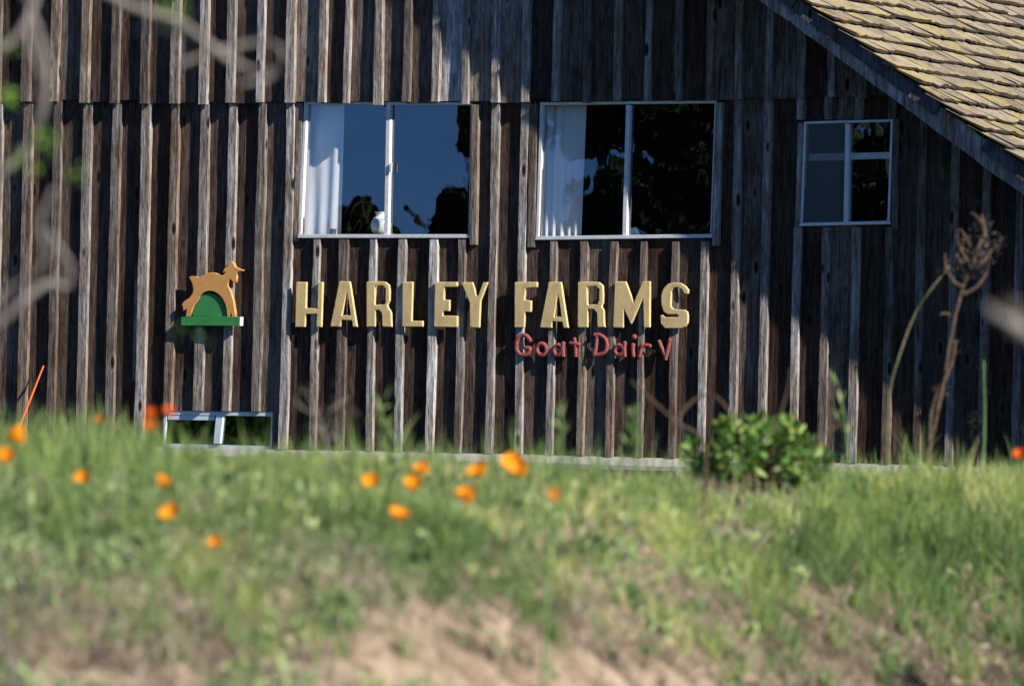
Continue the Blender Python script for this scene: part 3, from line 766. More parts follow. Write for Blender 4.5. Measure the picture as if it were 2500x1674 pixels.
gold = [
 ('gold wooden letter H at the start of the upper sign row', H1, S1, [[(100,125),(213,125),(205,405),(328,412),(335,125),(388,125),(372,612),(316,612),(325,472),(203,470),(193,612),(88,610)]]),
 ('gold wooden letter A in the first word of the upper row', H1, S1, [[(565,118),(680,120),(756,610),(712,608),(700,540),(590,535),(574,608),(468,605)], [(646,232),(592,485),(688,485),(670,350)]]),
 ('gold wooden letter R in the first word of the upper row', H1, S1, [[(858,122),(1010,118),(1066,125),(1102,160),(1111,220),(1107,330),(1085,372),(1092,400),(1124,450),(1130,610),(1030,608),(1025,470),(1000,430),(955,425),(950,608),(858,608)], [(952,165),(948,370),(1046,370),(1064,345),(1064,195),(1038,165)]]),
 ('gold wooden letter L of the upper sign row', H1, S1, [[(1248,122),(1358,122),(1346,545),(1466,545),(1466,608),(1242,608)]]),
 ('gold wooden letter E of the upper sign row', H1, S1, [[(1598,125),(1836,125),(1836,178),(1700,180),(1695,315),(1756,318),(1752,440),(1690,435),(1680,488),(1840,490),(1838,613),(1585,610)]]),
 ('gold wooden letter Y that ends the first word of the upper row', H1, S1, [[(1882,128),(2002,128),(2044,272),(2064,270),(2116,128),(2166,128),(2088,330),(2076,618),(1975,615),(1972,350)]]),
 ('gold wooden letter F that starts the second word of the upper row', H2, S2, [[(165,130),(418,130),(418,190),(290,198),(275,330),(352,340),(347,465),(283,468),(272,640),(162,640)]]),
 ('gold wooden letter A in the second word of the upper row', H2, S2, [[(548,130),(686,130),(764,645),(713,645),(700,578),(590,572),(575,645),(448,640)], [(648,265),(608,520),(690,520),(666,330)]]),
 ('gold wooden letter R in the second word of the upper row', H2, S2, [[(875,130),(1040,125),(1116,135),(1154,170),(1160,280),(1157,370),(1140,402),(1165,450),(1172,620),(1184,636),(1092,638),(1088,480),(1050,435),(985,435),(982,640),(870,640)], [(977,180),(982,385),(1090,380),(1112,340),(1112,210),(1080,176)]]),
 ('gold wooden letter M of the upper sign row', H2, S2, [[(1290,125),(1412,125),(1498,365),(1600,122),(1684,122),(1680,640),(1612,640),(1605,310),(1468,603),(1390,430),(1382,645),(1268,640)]]),
 ('gold wooden letter S that ends the upper sign row', H2, S2, [[(2110,262),(2072,265),(2045,215),(2000,187),(1952,192),(1922,232),(1916,400),(1940,430),(1985,440),(2070,440),(2100,460),(2110,500),(2105,590),(2078,628),(2048,648),(1852,650),(1802,590),(1800,502),(1825,497),(1855,524),(1995,524),(2008,508),(1985,494),(1872,492),(1832,457),(1810,390),(1807,270),(1832,202),(1882,152),(1950,134),(2030,142),(2086,182),(2114,222)]]),
]
LY = -BD - 0.005
for lab, og, s_, loops in gold:
    o = flat_thing('sign_letter', loops, LY - 0.030, LY, M['gold'], 0.006, og, s_, rough=(0.012, 0.0018))
    tag(o, lab, 'letter', 'gold letters of the upper sign row')
def ell(cx, cy, rx, ry, n=14, rot=0.0):
    return [(cx + rx * math.cos(2 * math.pi * i / n) * math.cos(rot) - ry * math.sin(2 * math.pi * i / n) * math.sin(rot), cy + rx * math.cos(2 * math.pi * i / n) * math.sin(rot) + ry * math.sin(2 * math.pi * i / n) * math.cos(rot)) for i in range(n + 1)]
reds = [
 ('red rounded capital G that starts the lower sign row', [[(345,790),(300,735),(250,728),(203,770),(185,840),(198,910),(250,948),(308,938),(333,895),(335,872),(285,872)]]),
 ('red rounded letter o of the lower sign row', [ell(470,885,52,63)]),
 ('red rounded letter a in the first word of the lower row', [ell(652,892,45,58,14,0.3), [(712,810),(708,890),(712,962)]]),
 ('red rounded letter t of the lower sign row', [[(836,765),(850,860),(852,962)], [(790,815),(840,820),(890,832)]]),
 ('red rounded capital D that starts the second word of the lower row', [[(1092,730),(1078,850),(1060,952)], [(1062,726),(1120,725),(1180,765),(1202,830),(1190,895),(1140,940),(1050,955)]]),
 ('red rounded letter a in the second word of the lower row', [ell(1338,892,46,56,14,0.3), [(1402,806),(1396,890),(1402,962)]]),
 ('red rounded letter i with its separate dot in the lower row', [[(1495,828),(1492,900),(1500,962)]]),
 ('red rounded letter r of the lower sign row', [[(1600,820),(1585,900),(1562,968)], [(1590,868),(1635,838),(1688,850)]]),
 ('red rounded letter y that ends the lower sign row', [[(1785,792),(1820,880),(1856,960)], [(1908,772),(1885,880),(1858,995)]]),
]
def stroke_mesh(strokes, r_px):
    V, F = [], []
    for st in strokes:
        pts = [onY(H2[0] + x / S2, H2[1] + y / S2, LY - 0.014) for x, y in st]
        r = r_px / S2 * 0.00372
        path, rr = smooth_path(pts, [r * random.uniform(0.92, 1.08) for _ in pts], 5)
        # rounded ends and rope-like ridges
        rr = [q * (1.0 + 0.07 * (-1) ** i) for i, q in enumerate(rr)]
        if (Vector(st[0]) - Vector(st[-1])).length > 20:
            d0 = (path[0] - path[1]).normalized(); d1 = (path[-1] - path[-2]).normalized()
            path = [path[0] + d0 * r * 0.55] + path + [path[-1] + d1 * r * 0.55]; rr = [r * 0.55] + rr + [r * 0.55]
        v, f = tube_vf(path, rr, 10)
        v = [Vector((p.x, (LY - 0.014) + (p.y - (LY - 0.014)) * 0.75, p.z)) for p in v]
        o = len(V); V += v; F += [[i + o for i in q] for q in f]
    return V, F
for lab, st in reds:
    V, F = stroke_mesh(st, 24 if 'capital' not in lab else 25)
    o = part('sign_letter', V, F, M['red'], smooth=True)
    tag(o, lab, 'letter', 'red letters of the lower sign row')
    if 'letter i' in lab:
        c = onY(H2[0] + 1508 / S2, H2[1] + 745 / S2, LY - 0.012)
        bm = bmesh.new(); bmesh.ops.create_uvsphere(bm, u_segments=14, v_segments=8, radius=0.026)
        for v in bm.verts: v.co.y *= 0.55
        me = bpy.data.meshes.new('dot'); bm.to_mesh(me); bm.free()
        d = link('dot', me, M['red'], o); d.location = c - o.location

# ------------------------------------------------------------------ goat sign
G0, GS = (420, 600), 6.817
gl = onY(420 + 640 / GS, 600 + 1330 / GS, -BD)
goat = empty('goat_sign', gl)
tag(goat, 'cutout tan goat leaping over a green mound, hung on the wall', 'sign')
flat_thing('goat_cutout', [[(275,515),(330,503),(400,508),(445,535),(485,500),(530,482),(570,458),(640,442),(710,447),(770,472),(826,494),(862,475),(895,432),(872,436),(848,458),(845,425),(870,375),(905,345),(935,332),(940,302),(920,278),(955,264),(998,266),(1030,300),(1045,345),(1085,365),(1140,390),(1180,398),(1165,420),(1120,426),(1085,432),(1078,470),(1068,540),(1066,610),(1035,612),(1010,600),(985,570),(965,553),(940,590),(925,660),(955,720),(985,800),(1015,900),(1030,1000),(1045,1090),(1055,1178),(1000,1178),(975,1100),(960,1178),(915,1178),(905,1060),(880,960),(840,880),(780,810),(700,762),(620,747),(540,765),(480,810),(440,870),(412,925),(370,970),(330,1060),(300,1178),(225,1178),(245,1055),(225,1062),(175,1085),(185,1040),(162,965),(200,920),(280,870),(335,800),(352,740),(342,660),(318,590)]],
           LY - 0.042, LY - 0.004, M['goat'], 0.004, G0, GS, parent=goat)
flat_thing('mound', [[(340,1176),(352,1060),(400,950),(450,870),(520,805),(610,782),(700,803),(780,845),(838,905),(876,1000),(892,1100),(892,1176)]], LY - 0.024, LY - 0.004, M['green'], 0.003, G0, GS, parent=goat)
bs = flat_thing('base_bar', [[(152,1178),(1128,1180),(1120,1330),(150,1326)]], LY - 0.062, LY, M['green'], 0.003, G0, GS, parent=goat)
x1 = bs.location.x + max(v.co.x for v in bs.data.vertices) + goat.location.x
q = [onY(420 + a / GS, 600 + b / GS, LY - 0.06) for a, b in [(1131, 1182), (1131, 1182), (1123, 1328), (1123, 1328)]]
prism('bar_end', [(q[0].x + 0.0005, q[0].z), (q[0].x + 0.004, q[0].z), (q[2].x + 0.004, q[2].z), (q[2].x + 0.0005, q[2].z)], LY - 0.060, LY - 0.002, M['board_end'], goat)

# orange rod leaning on the wall
p0 = onY(40, 1060, -0.35); p1 = onY(106, 893, -0.055)
o = tubes('rod', [([p0, (p0 + p1) / 2, p1], [0.011, 0.011, 0.008])], M['orange_rod'], n=8)
tag(o, 'thin orange rod leaning against the wall at the left', 'rod')

# ------------------------------------------------------------------ ground cover on the bank
def bank_points(n, w0a, w0b, a0=-0.082, a1=0.084, pw=1.0):
    a = rng.uniform(a0, a1, n); w0 = w0a + (w0b - w0a) * rng.uniform(0, 1, n) ** pw
    w = w0 * kfun(a); u = a * w
    return u, w, w0, a
def place(u, w): return uw_to_world(u, w, ground_h(u, w))
def sstep(x, a, b): t = np.clip((x - a) / (b - a), 0, 1); return t * t * (3 - 2 * t)
# green grass, growing in tufts
u, w, w0, a = bank_points(10500, 27.3, 37.5, pw=0.9)
cl = fbm(u * 1.3, w * 0.8, 21, 3)
cover = np.clip(0.30 * sstep(w0, 27.6, 29.0) + 0.70 * sstep(w0, 29.0, 30.9), 0, 1) * np.clip(1 - 1.3 * sand_mask(a, w0), 0.02, 1)
keep = rng.uniform(0, 1, len(u)) < cover * (0.30 + 0.70 * sstep(cl, 0.34, 0.58)) * np.where((np.abs(a - 0.0297) < 0.0072) & (w0 > 31.2), 0.12, 1)
u, w, w0, a, cl = (q[keep] for q in (u, w, w0, a, cl))
right = sstep(a, 0.010, 0.045)
nb = rng.integers(8, 22, len(u)) + (8 * sstep(w0, 30.5, 32.5)).astype(int)
th = rng.uniform(0.05, 0.125, len(u)) * (0.65 + 0.6 * sstep(cl, 0.35, 0.65)) * (1 + 0.75 * right) * kfun(a) * (1 - 0.5 * sstep(w0, 31.8, 33.6) * right)
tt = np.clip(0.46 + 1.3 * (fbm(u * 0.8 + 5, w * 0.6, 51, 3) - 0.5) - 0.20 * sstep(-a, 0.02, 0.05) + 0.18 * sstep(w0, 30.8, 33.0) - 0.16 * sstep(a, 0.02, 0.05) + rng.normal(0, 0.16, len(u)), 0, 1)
idx = np.repeat(np.arange(len(u)), nb); nbl = len(idx)
az = rng.uniform(0, 2 * np.pi, nbl); rr = np.abs(rng.normal(0, 0.028, nbl))
ub, wb_ = u[idx] + rr * np.cos(az), w[idx] + rr * np.sin(az)
azw = az + THETA
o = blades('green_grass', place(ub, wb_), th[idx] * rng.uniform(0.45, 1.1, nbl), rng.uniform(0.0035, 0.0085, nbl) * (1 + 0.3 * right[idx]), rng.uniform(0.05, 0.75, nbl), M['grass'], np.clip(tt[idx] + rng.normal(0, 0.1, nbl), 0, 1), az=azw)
tag(o, 'short green grass in tufts covering the bank before the barn', 'grass', kind='stuff')
# taller wisps along the crest and beyond it
u, w, w0, a = bank_points(24000, 31.8, 42)
right = sstep(a, 0.018, 0.05); left = sstep(-a, 0.034, 0.05)
cl = fbm(u * 2.6, w * 0.8, 61, 2)
keep = rng.uniform(0, 1, len(u)) < (0.26 + 0.74 * np.maximum(right, left)) * sstep(cl, 0.32, 0.62) + 0.05
u, w, right, left = u[keep], w[keep], right[keep], left[keep]
hh = (0.06 + 0.17 * rng.uniform(0, 1, len(u)) ** 2) * (1 + 0.25 * right + 0.6 * left) * np.where(rng.uniform(0, 1, len(u)) < 0.75 * right, 0.55, 1)
o = blades('tall_grass', place(u, w), hh, rng.uniform(0.004, 0.009, len(u)), rng.uniform(0.05, 0.55, len(u)), M['grass'], np.clip(rng.normal(0.42, 0.2, len(u)), 0, 1))
tag(o, 'taller green grass blades standing along the crest of the bank', 'grass', kind='stuff')
# scattered long ragged wisps that overlap the foot of the wall
cu, cw, cw0, ca = bank_points(230, 31.5, 35.5)
ii_ = np.repeat(np.arange(len(cu)), rng.integers(5, 18, len(cu))); n_ = len(ii_)
hb_ = (0.12 + 0.24 * rng.uniform(0, 1, len(cu)) ** 1.3) * (1 + 0.3 * sstep(ca, 0.02, 0.05))
o = blades('wispy_grass', place(cu[ii_] + rng.normal(0, 0.02, n_), cw[ii_] + rng.normal(0, 0.03, n_)), hb_[ii_] * rng.uniform(0.5, 1.1, n_), rng.uniform(0.005, 0.010, n_), rng.uniform(0.0, 0.5, n_), M['grass'], np.clip(rng.normal(0.35, 0.15, n_), 0, 1))
tag(o, 'long ragged grass wisps rising before the foot of the wall', 'grass', kind='stuff')
# dry straw
u, w, w0, a = bank_points(120000, 27.0, 36)
cl = fbm(u * 1.5 + 9, w * 1.1, 71, 3)
keep = rng.uniform(0, 1, len(u)) < (0.12 + 0.88 * sstep(cl, 0.44, 0.62)) * (0.16 + 0.6 * sstep(w0, 27.6, 29.0) * (1 - 0.72 * sstep(w0, 30.6, 33))) * np.clip(1.15 - 0.9 * sand_mask(a, w0), 0.22, 1)
u, w = u[keep], w[keep]
o = blades('dry_straw', place(u, w), rng.uniform(0.04, 0.16, len(u)), rng.uniform(0.002, 0.006, len(u)), rng.uniform(0.3, 1.6, len(u)), M['straw'], np.clip(rng.normal(0.55, 0.3, len(u)) - 0.45 * sstep(a[keep], 0.03, 0.05) * sstep(-w0[keep], -29.5, -28.2), 0, 1))  # painted shade: straw colour darkens towards the lower right corner of the bank
tag(o, 'dry straw and dead stems lying on the bank', 'straw', kind='stuff')
# dark dead scrub low on the bank
cu, cw, cw0, ca = bank_points(620, 27.0, 29.8)
kp = rng.uniform(0, 1, len(cu)) < 0.25 + 0.75 * sstep(ca, 0.005, 0.04)
cu, cw = cu[kp], cw[kp]
ii_ = np.repeat(np.arange(len(cu)), 40); n_ = len(ii_)
pu, pw_ = cu[ii_] + rng.normal(0, 0.05, n_), cw[ii_] + rng.normal(0, 0.05, n_)
o = blades('dead_scrub', place(pu, pw_), rng.uniform(0.02, 0.09, n_), rng.uniform(0.003, 0.008, n_), rng.uniform(0.2, 1.6, n_), M['deadleaf'], rng.uniform(0, 1, n_))
tag(o, 'dark dead scrub and twigs at the foot of the bank', 'scrub', kind='stuff')
# broad-leaved weeds
cu, cw, cw0, ca = bank_points(1000, 27.4, 34.5)
kp = rng.uniform(0, 1, len(cu)) < np.clip(0.30 + 0.5 * sstep(-ca, 0.0, 0.05) + 0.2 * sstep(cw0, 29.5, 31.5), 0, 1) * np.clip(1 - 1.2 * sand_mask(ca, cw0), 0.04, 1)
cu, cw = cu[kp], cw[kp]
pos, siz, tin = [], [], []
for i in range(len(cu)):
    m = random.randint(12, 45); r = random.uniform(0.05, 0.15)
    base = place(cu[i], cw[i])
    d = rng.normal(size=(m, 3)) * np.array([r * 0.6, r * 0.6, r * 0.35]); d[:, 2] = np.abs(d[:, 2])
    pos.append(base + d); siz.append(rng.uniform(0.022, 0.075, m)); tin.append(np.clip(rng.normal(random.uniform(0.2, 0.85), 0.18, m), 0, 1))
o = leaves('weed_leaves', np.concatenate(pos), np.concatenate(siz), M['weed'], np.concatenate(tin), asp=0.4, updir=0.9)
tag(o, 'low broad-leaved weeds scattered over the bank', 'weeds', kind='stuff')
# clods and stones on the bare soil
u, w, w0, a = bank_points(2600, 26.8, 31)
pts = place(u, w); V, F = [], []
for p in pts:
    r = random.uniform(0.006, 0.022) if random.random() < 0.85 else random.uniform(0.02, 0.05); o = len(V)
    for (dx, dy, dz) in ((1, 0, 0), (-1, 0, 0), (0, 1, 0), (0, -1, 0), (0, 0, 0.8), (0, 0, -0.8)):
        V.append((p[0] + dx * r * random.uniform(0.6, 1.3), p[1] + dy * r * random.uniform(0.6, 1.3), p[2] + dz * r * random.uniform(0.6, 1.2)))
    for f in ((0, 2, 4), (2, 1, 4), (1, 3, 4), (3, 0, 4), (2, 0, 5), (1, 2, 5), (3, 1, 5), (0, 3, 5)): F.append([i + o for i in f])
tag(part('soil_clods', V, F, M['soil']), 'crumbled clods of sandy soil at the foot of the bank', 'soil', kind='stuff')

# ------------------------------------------------------------------ poppies
def petal_vf(R, openness):
    nu_, nv_ = 6, 5; V, F = [], []
    for j in range(nv_ + 1):
        t = j / nv_
        for i in range(nu_ + 1):
            s_ = (i / nu_ - 0.5) * 2
            ang_ = s_ * rad(58) * (0.35 + 0.65 * t ** 0.5)
            rr = R * (0.08 + (1 - openness * 0.0) * (0.30 + 0.7 * openness) * t ** 0.9)
            z = R * (1.25 - 0.5 * openness) * t ** 1.4 * (1 - 0.10 * s_ * s_) + 0.04 * R * math.sin(s_ * 7) * t
            V.append((rr * math.cos(ang_), rr * math.sin(ang_), z))
    for j in range(nv_):
        for i in range(nu_):
            a_ = j * (nu_ + 1) + i; F.append([a_, a_ + 1, a_ + nu_ + 2, a_ + nu_ + 1])
    return V, F
def poppy(px, py, w, dpx, label, openness=0.6, tilt=20, az=0, col=(0.90, 0.34, 0.006)):
    head = atW(px, py, w); g = ground_at(px, w)
    if head.z - g.z < 0.08: g = Vector((head.x, head.y, head.z - 0.12))
    root = empty('poppy', g); tag(root, label, 'flower', 'orange poppies on the bank')
    R = 1.06 * dpx / 2 * w / FPX / (0.38 + 0.7 * openness) 
    off = Vector((random.uniform(-0.04, 0.04), random.uniform(-0.04, 0.04), 0))
    hb = head - Vector((0, 0, R * 0.35))
    tubes('stem', [([g - Vector((0, 0, 0.02)), g.lerp(hb, 0.5) + off, hb], [0.003, 0.0026, 0.0024])], M['stem'], root, n=6)
    Vv, Ff = petal_vf(R, openness)
    rot = Matrix.Rotation(rad(az), 3, 'Z') @ Matrix.Rotation(rad(tilt + 14), 3, 'X')
    for q in range(4):
        me = mesh_from([rot @ (Matrix.Rotation(rad(90 * q + random.uniform(-8, 8)), 3, 'Z') @ Vector(v)) * random.uniform(0.97, 1.03) for v in Vv], Ff, True)
        p = link('petal', me, M['petal'], root); p.location = hb - g; p.color = (*col, 1)
    me = mesh_from([], [])
    bm = bmesh.new(); bmesh.ops.create_cone(bm, segments=8, radius1=0.25 * R, radius2=0.12 * R, depth=0.3 * R, cap_ends=True)
    bm.to_mesh(me); bm.free()
    c = link('centre', me, M['petal'], root); c.location = hb - g + rot @ Vector((0, 0, 0.18 * R)); c.color = (0.9, 0.42, 0.02, 1)
    m = 34; ff = rng.uniform(0.0, 1, m)
    pos = np.array(g) + np.stack([rng.normal(0, 0.03, m), rng.normal(0, 0.03, m), ff * 0.07], 1)
    leaves('leaf', pos, rng.uniform(0.025, 0.06, m), M['weed'], np.clip(rng.normal(0.45, 0.15, m), 0, 1), parent=root, asp=0.18, updir=0.9)['kind'] = 'stuff'
RED = (0.82, 0.15, 0.006)
poppy(56, 1066, 30.0, 50, 'large orange poppy nearest the left edge, level with the low window', 0.45, 25, -60)
poppy(12, 1116, 29.5, 40, 'orange poppy cut off by the left edge of the picture', 0.5, 30, 40)
poppy(205, 1169, 31.0, 36, 'orange poppy standing alone right of the two at the left edge', 0.55, 30, 10)
poppy(391, 1178, 31.0, 36, 'small orange poppy directly above the wide open one below the low window', 0.5, 25, 70)
poppy(421, 1252, 30.4, 52, 'wide open orange poppy below the low window', 0.85, 32, 0)
poppy(534, 1326, 30.0, 36, 'lowest orange poppy of all, halfway down the bank', 0.6, 28, -20)
poppy(907, 1177, 31.4, 42, 'leftmost orange poppy of the middle cluster', 0.7, 30, 20)
poppy(1038, 1148, 32.0, 38, 'orange poppy at the upper right of a close pair under the letter E', 0.5, 20, -30)
poppy(1008, 1184, 31.6, 42, 'orange poppy at the lower left of a close pair under the letter E', 0.6, 25, 30)
poppy(971, 1258, 30.6, 50, 'tilted orange poppy lowest in the middle cluster', 0.8, 10, 60)
poppy(1176, 1151, 31.8, 52, 'broad orange poppy just left of the overlapping pair', 0.75, 22, -30)
poppy(1252, 1130, 31.6, 52, 'upper orange poppy of the overlapping pair below the red letters', 0.8, 28, 20)
poppy(1277, 1150, 31.2, 46, 'lower orange poppy of the overlapping pair below the red letters', 0.5, 25, -10)
poppy(1144, 1216, 30.8, 44, 'cup shaped orange poppy beneath the overlapping pair', 0.4, 12, 0)
poppy(1361, 1214, 30.8, 34, 'small orange poppy farthest right in the middle cluster', 0.5, 24, 0)
poppy(374, 1012, 29.0, 26, 'reddish poppy, upper left of the three by the low window', 0.4, 20, 0, RED)
poppy(372, 1042, 29.0, 30, 'reddish poppy, lowest of the three by the low window', 0.5, 25, 20, (0.84, 0.20, 0.006))
poppy(409, 1006, 29.0, 28, 'reddish poppy in front of the corner of the low window', 0.6, 25, 60, RED)
poppy(250, 1026, 34.0, 24, 'small dull orange poppy deep in the grass left of the low window', 0.5, 30, 0, (0.5, 0.2, 0.03))
poppy(2494, 1112, 36.0, 30, 'reddish poppy at the far right edge among tall grass', 0.5, 25, 0, RED)

# ------------------------------------------------------------------ bush on the crest
BW = min((abs(to_px(ground_at(1850, q))[1] - 1228), q) for q in np.arange(33, 44, 0.1))[1]
bc = ground_at(1850, BW)
bush = empty('bush', bc); tag(bush, 'dense green leafy bush on the crest in front of the wall', 'bush')
cen = [(1745, 1120, 48), (1800, 1085, 52), (1850, 1060, 46), (1905, 1090, 52), (1800, 1150, 62), (1880, 1150, 62), (1850, 1030, 22), (1905, 1045, 20), (1950, 1110, 42), (1720, 1165, 42), (1790, 1040, 26), (1975, 1150, 34), (1700, 1110, 22), (1940, 1060, 26), (1830, 1195, 48), (1760, 1195, 40), (1930, 1020, 12), (1690, 1075, 14), (1765, 1030, 13), (2010, 1120, 18), (1985, 1085, 14)]
pos, out, tin, siz = [], [], [], []
cen = [(x + random.uniform(-8, 8), y + 14, r) for x, y, r in cen]
for (x, y, r) in cen:
    c = np.array(atW(x, y, BW + random.uniform(-0.15, 0.3))); rr = 1.12 * r * BW / FPX
    m = int(r * 1.7); d = rng.normal(size=(m, 3)); d /= np.linalg.norm(d, axis=1)[:, None]
    pos.append(c + d * rr * (rng.uniform(0.15, 1, m) ** 0.5)[:, None]); out.append(d * 0.8)
    siz.append(rng.uniform(0.03, 0.09, m)); tin.append(np.clip(rng.normal(0.48, 0.3, m), 0, 1))
leaves('foliage', np.concatenate(pos), np.concatenate(siz), M['bush'], np.concatenate(tin), parent=bush, asp=0.6, out=np.concatenate(out))['kind'] = 'stuff'
tubes('stem', [([bc, bc.lerp(atW(x, y, BW), 0.5) + Vector((0, 0, 0.03)), atW(x, y, BW)], [0.008, 0.006, 0.003]) for x, y, r in cen], M['dry'], bush, n=6)

# ------------------------------------------------------------------ dry weeds and stalks before the wall
def weed_thing(name, label, cat, specs, w, mat, scale=1.0, n=6, jit=0.15, heads=None):
    """specs: list of (photo polyline, r0, r1) in metres; base of the first polyline continues to the ground"""
    g = ground_at(specs[0][0][0][0], w)
    root = empty(name, g); tag(root, label, cat)
    for (pl, r0, r1) in specs:
        pts = [atW(x, y, w + random.uniform(-0.04, 0.04)) for x, y in pl]
        if pl is specs[0][0] and pts[0].z > g.z: pts = [g - Vector((0, 0, 0.02))] + pts
        rr = [r0 + (r1 - r0) * i / (len(pts) - 1) for i in range(len(pts))]
        tubes('stem', [(pts, rr)], M[mat], root, n=n, jit=jit)
    if heads:
        pos, siz, tin, out = [], [], [], []
        for (x, y, r, m) in heads:
            c = np.array(atW(x, y, w)); d = rng.normal(size=(m, 3)) * r * w / FPX
            pos.append(c + d); siz.append(rng.uniform(0.4, 1, m) * r * w / FPX); tin.append(np.clip(rng.normal(0.4, 0.25, m), 0, 1))
        leaves('seed_head', np.concatenate(pos), np.concatenate(siz), M['deadleaf'], np.concatenate(tin), parent=root, asp=0.22, updir=0.8)['kind'] = 'stuff'
    return root
weed_thing('dead_weed', 'tall dead brown weed with ragged branching top at the right', 'weed', [
    ([(2270, 1090), (2300, 960), (2318, 840), (2335, 760), (2352, 700), (2372, 640), (2368, 600), (2345, 560)], 0.013, 0.006),
    ([(2352, 700), (2330, 690), (2312, 660), (2306, 620)], 0.012, 0.006), ([(2372, 640), (2390, 600), (2400, 560), (2385, 530), (2370, 520)], 0.014, 0.006),
    ([(2372, 660), (2400, 640), (2425, 605), (2440, 590)], 0.012, 0.006), ([(2350, 720), (2385, 700), (2408, 665), (2412, 640)], 0.012, 0.006),
    ([(2330, 780), (2310, 765), (2295, 768)], 0.010, 0.005), ([(2362, 640), (2345, 610), (2335, 580), (2340, 560)], 0.010, 0.005),
    ([(2285, 1010), (2305, 930), (2325, 880), (2332, 830)], 0.014, 0.008), ([(2268, 1080), (2275, 1000), (2298, 930)], 0.012, 0.006),
    ([(2404, 580), (2402, 550), (2396, 525)], 0.016, 0.005)], 46, 'dry', jit=0.35,
    heads=[(2395, 555, 13, 60), (2405, 610, 18, 70), (2350, 640, 18, 60), (2385, 660, 14, 50), (2310, 650, 8, 26), (2435, 595, 9, 40), (2330, 850, 8, 40), (2300, 960, 10, 40), (2360, 590, 14, 50)])
weed_thing('bent_stalk', 'curved yellow green stalk leaning right before the dark wall', 'stalk', [
    ([(2165, 1095), (2172, 960), (2195, 870), (2232, 770), (2270, 710), (2318, 650)], 0.006, 0.004)], 46, 'paledry')
weed_thing('seed_stalk', 'thin upright stalk with small pods near the right edge', 'stalk', [
    ([(2402, 1100), (2404, 1000), (2402, 930), (2402, 880)], 0.007, 0.004)], 46, 'stem',
    heads=[(2402, 900, 6, 14), (2404, 950, 6, 14), (2372, 1015, 7, 18), (2380, 1040, 8, 18), (2418, 920, 5, 8), (2390, 1075, 9, 24)])
weed_thing('dead_weed', 'blurred grey dead weed reaching in from the right edge', 'weed', [
    ([(2620, 930), (2540, 850), (2470, 790), (2420, 770)], 0.020, 0.012), ([(2480, 800), (2440, 770), (2410, 745)], 0.013, 0.008), ([(2510, 820), (2480, 770), (2475, 735)], 0.013, 0.007)], 18, 'bark',
    heads=[(2440, 765, 22, 26), (2480, 790, 20, 22), (2500, 740, 18, 16)])
weed_thing('dead_weed', 'tangled grey dead weed low before the wall under the letter H', 'weed', [
    ([(800, 1120), (790, 1050), (770, 1000), (750, 960)], 0.005, 0.003), ([(790, 1050), (810, 1000), (850, 970)], 0.004, 0.003), ([(770, 1010), (735, 995), (720, 970)], 0.004, 0.003),
    ([(800, 1080), (835, 1030), (870, 1010)], 0.004, 0.003), ([(795, 1060), (760, 1040), (740, 1045)], 0.004, 0.002)], 33, 'bark',
    heads=[(750, 965, 16, 30), (835, 975, 18, 30), (725, 985, 14, 22), (800, 1010, 22, 36), (860, 1010, 14, 20)])
weed_thing('bent_twig', 'arched brown twigs crossing before the wall left of the bush', 'twig', [
    ([(1720, 1090), (1650, 1030), (1590, 975), (1540, 930)], 0.007, 0.005), ([(1640, 1060), (1670, 1000), (1710, 968), (1750, 970), (1785, 1010)], 0.007, 0.005),
    ([(1980, 1100), (2010, 1060), (2060, 1030), (2085, 1000)], 0.006, 0.004), ([(1890, 1060), (1920, 960), (1930, 900)], 0.006, 0.004)], 38, 'dry', jit=0.1)
weed_thing('dead_weed', 'grey dead weed blurred in the lower left corner', 'weed', [
    ([(30, 1800), (40, 1600), (60, 1450), (40, 1340)], 0.006, 0.003), ([(45, 1560), (90, 1480), (120, 1400)], 0.005, 0.003), ([(35, 1650), (0, 1520), (-30, 1400)], 0.005, 0.003)], 24, 'bark',
    heads=[(40, 1360, 26, 26), (100, 1420, 24, 22), (60, 1470, 30, 24), (10, 1480, 26, 20), (30, 1600, 28, 22)])
sb = ground_at(3000, 36.0)  # shrub added out of view only to cast shade on the bank
shade_bush = empty('blocker', sb); tag(shade_bush, 'added, unseen leafy shrub just beyond the right edge, shading the corner of the bank', 'blocker')
m = 1300; d = rng.normal(size=(m, 3)); d /= np.linalg.norm(d, axis=1)[:, None]; d *= (rng.uniform(0, 1, m) ** 0.4)[:, None]
leaves('foliage', np.array(sb) + np.array([0, 0, 1.15]) + d * np.array([0.55, 0.55, 0.42]), rng.uniform(0.05, 0.1, m), M['bush'], rng.uniform(0, 1, m), parent=shade_bush, asp=0.6)['kind'] = 'stuff'
tubes('stem', [([sb, sb + Vector((math.cos(t_) * 0.15, math.sin(t_) * 0.15, 0.6)), sb + Vector((math.cos(t_) * 0.35, math.sin(t_) * 0.35, 1.25))], [0.012, 0.009, 0.004]) for t_ in (0, 1.3, 2.6, 3.9, 5.2)], M['dry'], shade_bush, n=6)
